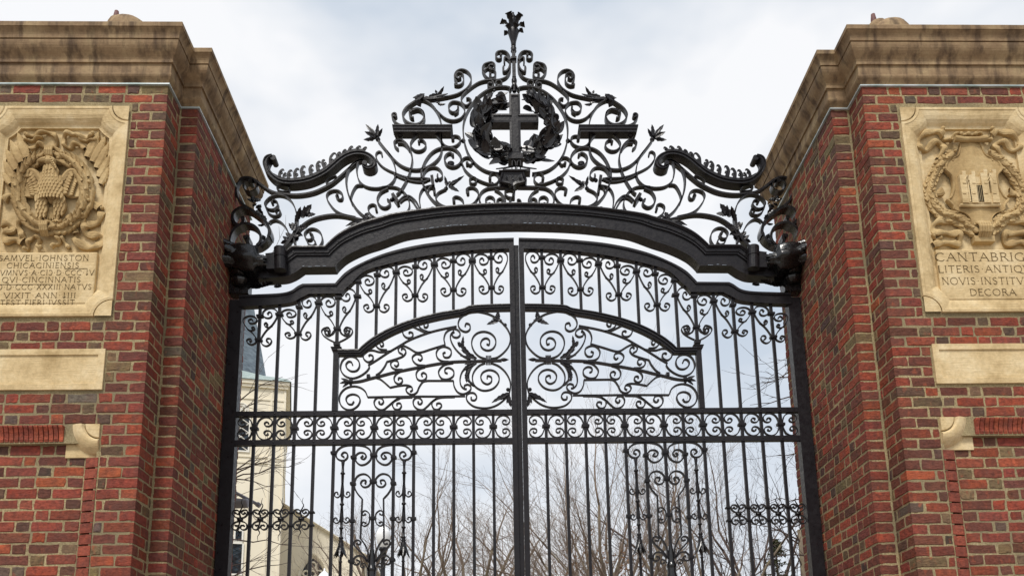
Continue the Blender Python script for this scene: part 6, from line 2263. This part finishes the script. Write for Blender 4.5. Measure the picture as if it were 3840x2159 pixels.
def round_tree(label, u, vtop, Y, spread, nl, seed, zb_frac=0.45, rr=0.12, P_=P2, mats=('bark', 'bark', 'twig', 'twig')):
    tp = onY(u, vtop, Y)
    b_ = np.array((tp[0], Y, tp[2] * zb_frac))
    rg = random.Random(seed)
    H = tp[2] - b_[2]
    lim = []
    for k in range(nl):
        a = math.radians(-spread + 2 * spread * (k + 0.5) / nl + rg.uniform(-5, 5))
        lim.append((math.sin(a), rg.uniform(-0.5, 0.5), math.cos(a), H * rg.uniform(0.62, 0.80), rr * rg.uniform(0.5, 0.9)))
    tree(label, b_, lim, P_, seed, (b_[2], rr * 2.2, rr * 1.5), mats=mats)


round_tree('slim bare tree with fine pale twigs right of the street lamp', 1545, 1925, 26, 46, 7, 21, 0.54, 0.09)
round_tree('broad brown bare tree between the lamp and the meeting stiles', 1760, 1930, 27, 58, 8, 22, 0.52, 0.12)
round_tree('twiggy bare tree right behind the meeting stiles', 1985, 1950, 30, 58, 8, 23, 0.52, 0.11)
round_tree('tall bare tree with forked dark limbs behind the right panel post', 2640, 1700, 19, 42, 7, 24, 0.42, 0.085, P2, ('bark', 'bark', 'twig_dark', 'twig_dark'))
round_tree('low bare tree behind the flaming crosses of the right leaf', 2850, 1800, 24, 55, 9, 25, 0.45, 0.10, P2, ('bark', 'twig_dark', 'twig_dark', 'twig_dark'))
round_tree('low brown bare tree behind the street lamp', 1400, 2010, 29, 60, 9, 26, 0.60, 0.12)
round_tree('brown bare tree low behind the large spreading tree', 2230, 1960, 32, 60, 10, 27, 0.55, 0.14)

# broken trunk by the right pier
b2 = onY(2998, 1985, 12.0)
t_ = thing('broken_tree_trunk', 'broken pale tree trunk standing beside the right pier behind the gate', 'tree trunk', (b2[0] + 0.1, 12.0, 0))
mb = MB()
rg = random.Random(8)
pts = [np.array((b2[0] + 0.12 * (1 - u) + 0.02 * math.sin(9 * u), 12.0, b2[2] * u)) for u in np.linspace(0, 1, 9)]
mb.tube(pts, [0.16, 0.15, 0.145, 0.14, 0.13, 0.125, 0.11, 0.09, 0.06], 10)
mb.build('trunk', M['bark'], t_, True)
store = [[], [], [], []]
for k in range(9):
    u = rg.uniform(0.45, 0.98)
    p = np.array((b2[0] + 0.1 * (1 - u), 12.0, b2[2] * u))
    grow(store, p, np.array((rg.uniform(-1, 0.6), rg.uniform(-0.5, 0.5), rg.uniform(0.2, 0.9))), rg.uniform(0.8, 1.6), 0.02, 2, rg, dict(wob=0.12, up=0.02, levels=3, kids=(4, 4, 4), ang=(0.3, 0.8), ratio=(0.4, 0.6)))
mb = MB()
for l in range(4):
    for pts, rad in store[l]:
        mb.tube(pts, rad, 4)
mb.build('side_shoots', M['twig_dark'], t_)

# conifer low at the right
b3 = onY(2905, 2005, 22.0)
t_ = thing('conifer', 'thin dark conifer low behind the right end of the gate', 'tree', (b3[0], 22.0, 0))
mb = MB()
mb.tube([(b3[0], 22, z) for z in np.linspace(0, b3[2], 8)], np.linspace(0.16, 0.015, 8), 7)
mb.build('trunk', M['bark'], t_, True)
mb, m2 = MB(), MB()
rg = random.Random(14)
for k in range(230):
    u = rg.uniform(0.30, 0.99)
    z = b3[2] * u
    R_ = (1 - u) * 2.3 + 0.12
    a = rg.uniform(0, 6.28)
    e = np.array((math.cos(a), math.sin(a), rg.uniform(-0.45, -0.05)))
    p0 = np.array((b3[0], 22.0, z))
    P = [p0 + e * R_ * q + np.array((0, 0, 0.12 * R_ * q * q)) for q in np.linspace(0, 1, 5)]
    m2.tube(P, np.linspace(0.014, 0.003, 5), 3)
    for j in range(16):
        q = rg.uniform(0.2, 1.0)
        b_ = p0 + e * R_ * q + np.array((0, 0, 0.12 * R_ * q * q))
        dv = np.array((rg.uniform(-1, 1), rg.uniform(-1, 1), rg.uniform(-1.2, 0.2)))
        mb.leaf(b_, dv, (rg.uniform(-1, 1), rg.uniform(-1, 1), 1), rg.uniform(0.08, 0.17), 0.045, cup=0.1, curl=0.2, nu=3, th=0.002)
m2.build('branches', M['twig_dark'], t_)
mb.build('needles', M['needle'], t_)
# rusty beech leaves low in the middle
b4 = onY(2232, 2020, 18.0)
t_ = thing('beech_sapling', 'beech sapling still holding rusty leaves behind the right leaf', 'tree', (b4[0], 18.0, 0))
store = [[], [], [], []]
rg = random.Random(33)
for k in range(5):
    grow(store, np.array((b4[0], 18.0, b4[2] * 0.55)), np.array((rg.uniform(-0.35, 0.35), rg.uniform(-0.3, 0.3), 1.0)), b4[2] * 0.3, 0.03, 1, rg, dict(wob=0.1, up=0.02, levels=3, kids=(5, 5, 4), ang=(0.3, 0.8), ratio=(0.4, 0.6)))
mb, m2 = MB(), MB()
mb.tube([(b4[0], 18, z) for z in np.linspace(0, b4[2] * 0.56, 5)], np.linspace(0.07, 0.05, 5), 6)
for l in range(4):
    for pts, rad in store[l]:
        mb.tube(pts, rad, 4)
        if l >= 2:
            for p in pts[1:]:
                for j in range(2):
                    m2.leaf(p, (rg.uniform(-1, 1), rg.uniform(-1, 1), rg.uniform(-1, 0.3)), (rg.uniform(-1, 1), -1, rg.uniform(-1, 1)), 0.075, 0.045, nu=3, th=0.001)
mb.build('branches', M['twig'], t_)
m2.build('dry_leaves', M['rust_leaf'], t_)


# twiggy boughs that reach out from behind the piers
def bough_tree(label, sx, u0, Y, tips, seed, mt='twig_dark', rb=0.016):
    """small tree hidden by the pier; only its outer boughs show"""
    rg = random.Random(seed)
    bx_ = onY(u0, 1800, Y)[0]
    t_ = thing('bare_sapling', label, 'tree', (bx_, Y, 0), TREE_GROUP)
    store = [[], [], [], []]
    top = max(onY(u, v, Y)[2] for (u, v, _) in tips) + 0.4
    mb = MB()
    tr = [(bx_ + 0.05 * math.sin(3 * z), Y, z) for z in np.linspace(0, top, 10)]
    mb.tube(tr, np.linspace(0.075, 0.012, 10), 7)
    mb.build('trunk', M['bark'], t_, True)
    for (u, v, drop) in tips:
        mb = MB()
        store = [[], [], [], []]
        e = onY(u, v, Y + rg.uniform(-0.3, 0.3))
        s_ = np.array((bx_, Y, e[2] - drop))
        n = 7
        pts = [s_ + (e - s_) * q + np.array((0, 0, 0.12 * drop * math.sin(math.pi * q))) + np.array((rg.gauss(0, 0.008), rg.gauss(0, 0.02), rg.gauss(0, 0.014))) * (0 < q < 1) for q in np.linspace(0, 1, n)]
        mb.tube(pts, np.linspace(rb * 0.75, 0.0025, n), 4)
        for k in range(4):
            i = rg.randint(2, n - 2)
            dd = pts[i + 1] - pts[i]
            dd /= np.linalg.norm(dd)
            grow(store, pts[i], dd + np.array((rg.gauss(0, 0.3), rg.gauss(0, 0.3), rg.gauss(0.05, 0.55))), rg.uniform(0.15, 0.5), 0.0042, 2, rg, dict(wob=0.12, up=0.0, levels=3, kids=(2, 2, 2), ang=(0.3, 0.7), ratio=(0.4, 0.6)))
        for l in range(4):
            for pts, rad in store[l]:
                mb.tube(pts, rad, 3)
        mb.build('bough', M[mt], t_)


bough_tree('bare sapling behind the left pier whose thin boughs cross the church tower', -1, 800, 3.2,
           [(1060, 1412, 0.45), (985, 1500, 0.3), (1100, 1692, 0.4), (1130, 1735, 0.35), (1000, 1712, 0.2), (1020, 1742, 0.1), (1110, 2035, -0.1), (985, 2085, 0.3), (1095, 2105, 0.3), (930, 1870, -0.1), (1035, 1825, -0.15), (1055, 935, 0.4)], 41)
bough_tree('bare sapling behind the right pier with twigs poking past the stile', 1, 3080, 3.4,
           [(2812, 1518, -0.15), (2852, 1450, -0.25), (2850, 1418, -0.1), (2935, 1375, -0.2), (2890, 1710, 0.0), (2830, 2090, -0.05), (2900, 1870, 0.05), (2870, 1990, -0.2)], 42)

# a small white survey tag fixed to the left reveal
tg = MB()
q = (-PB + 0.0035, -0.35, onY(895, 1142, 0)[2])
p = ray(895, 1142)
k_ = (-PB - CAM[0]) / p[0]
hit = CAM + p * k_
tg.grid([[(-PB + 0.004 + 0.0016 * (1 - (i * i + j * j) * 0.4), hit[1] + 0.035 * i, hit[2] + 0.03 * j) for i in (-1, 0, 1)] for j in (-1, 0, 1)])
o = tg.build('wall_tag', M['white'])
o['label'] = 'small white tag fixed to the brick reveal of the left pier'
o['category'] = 'tag'
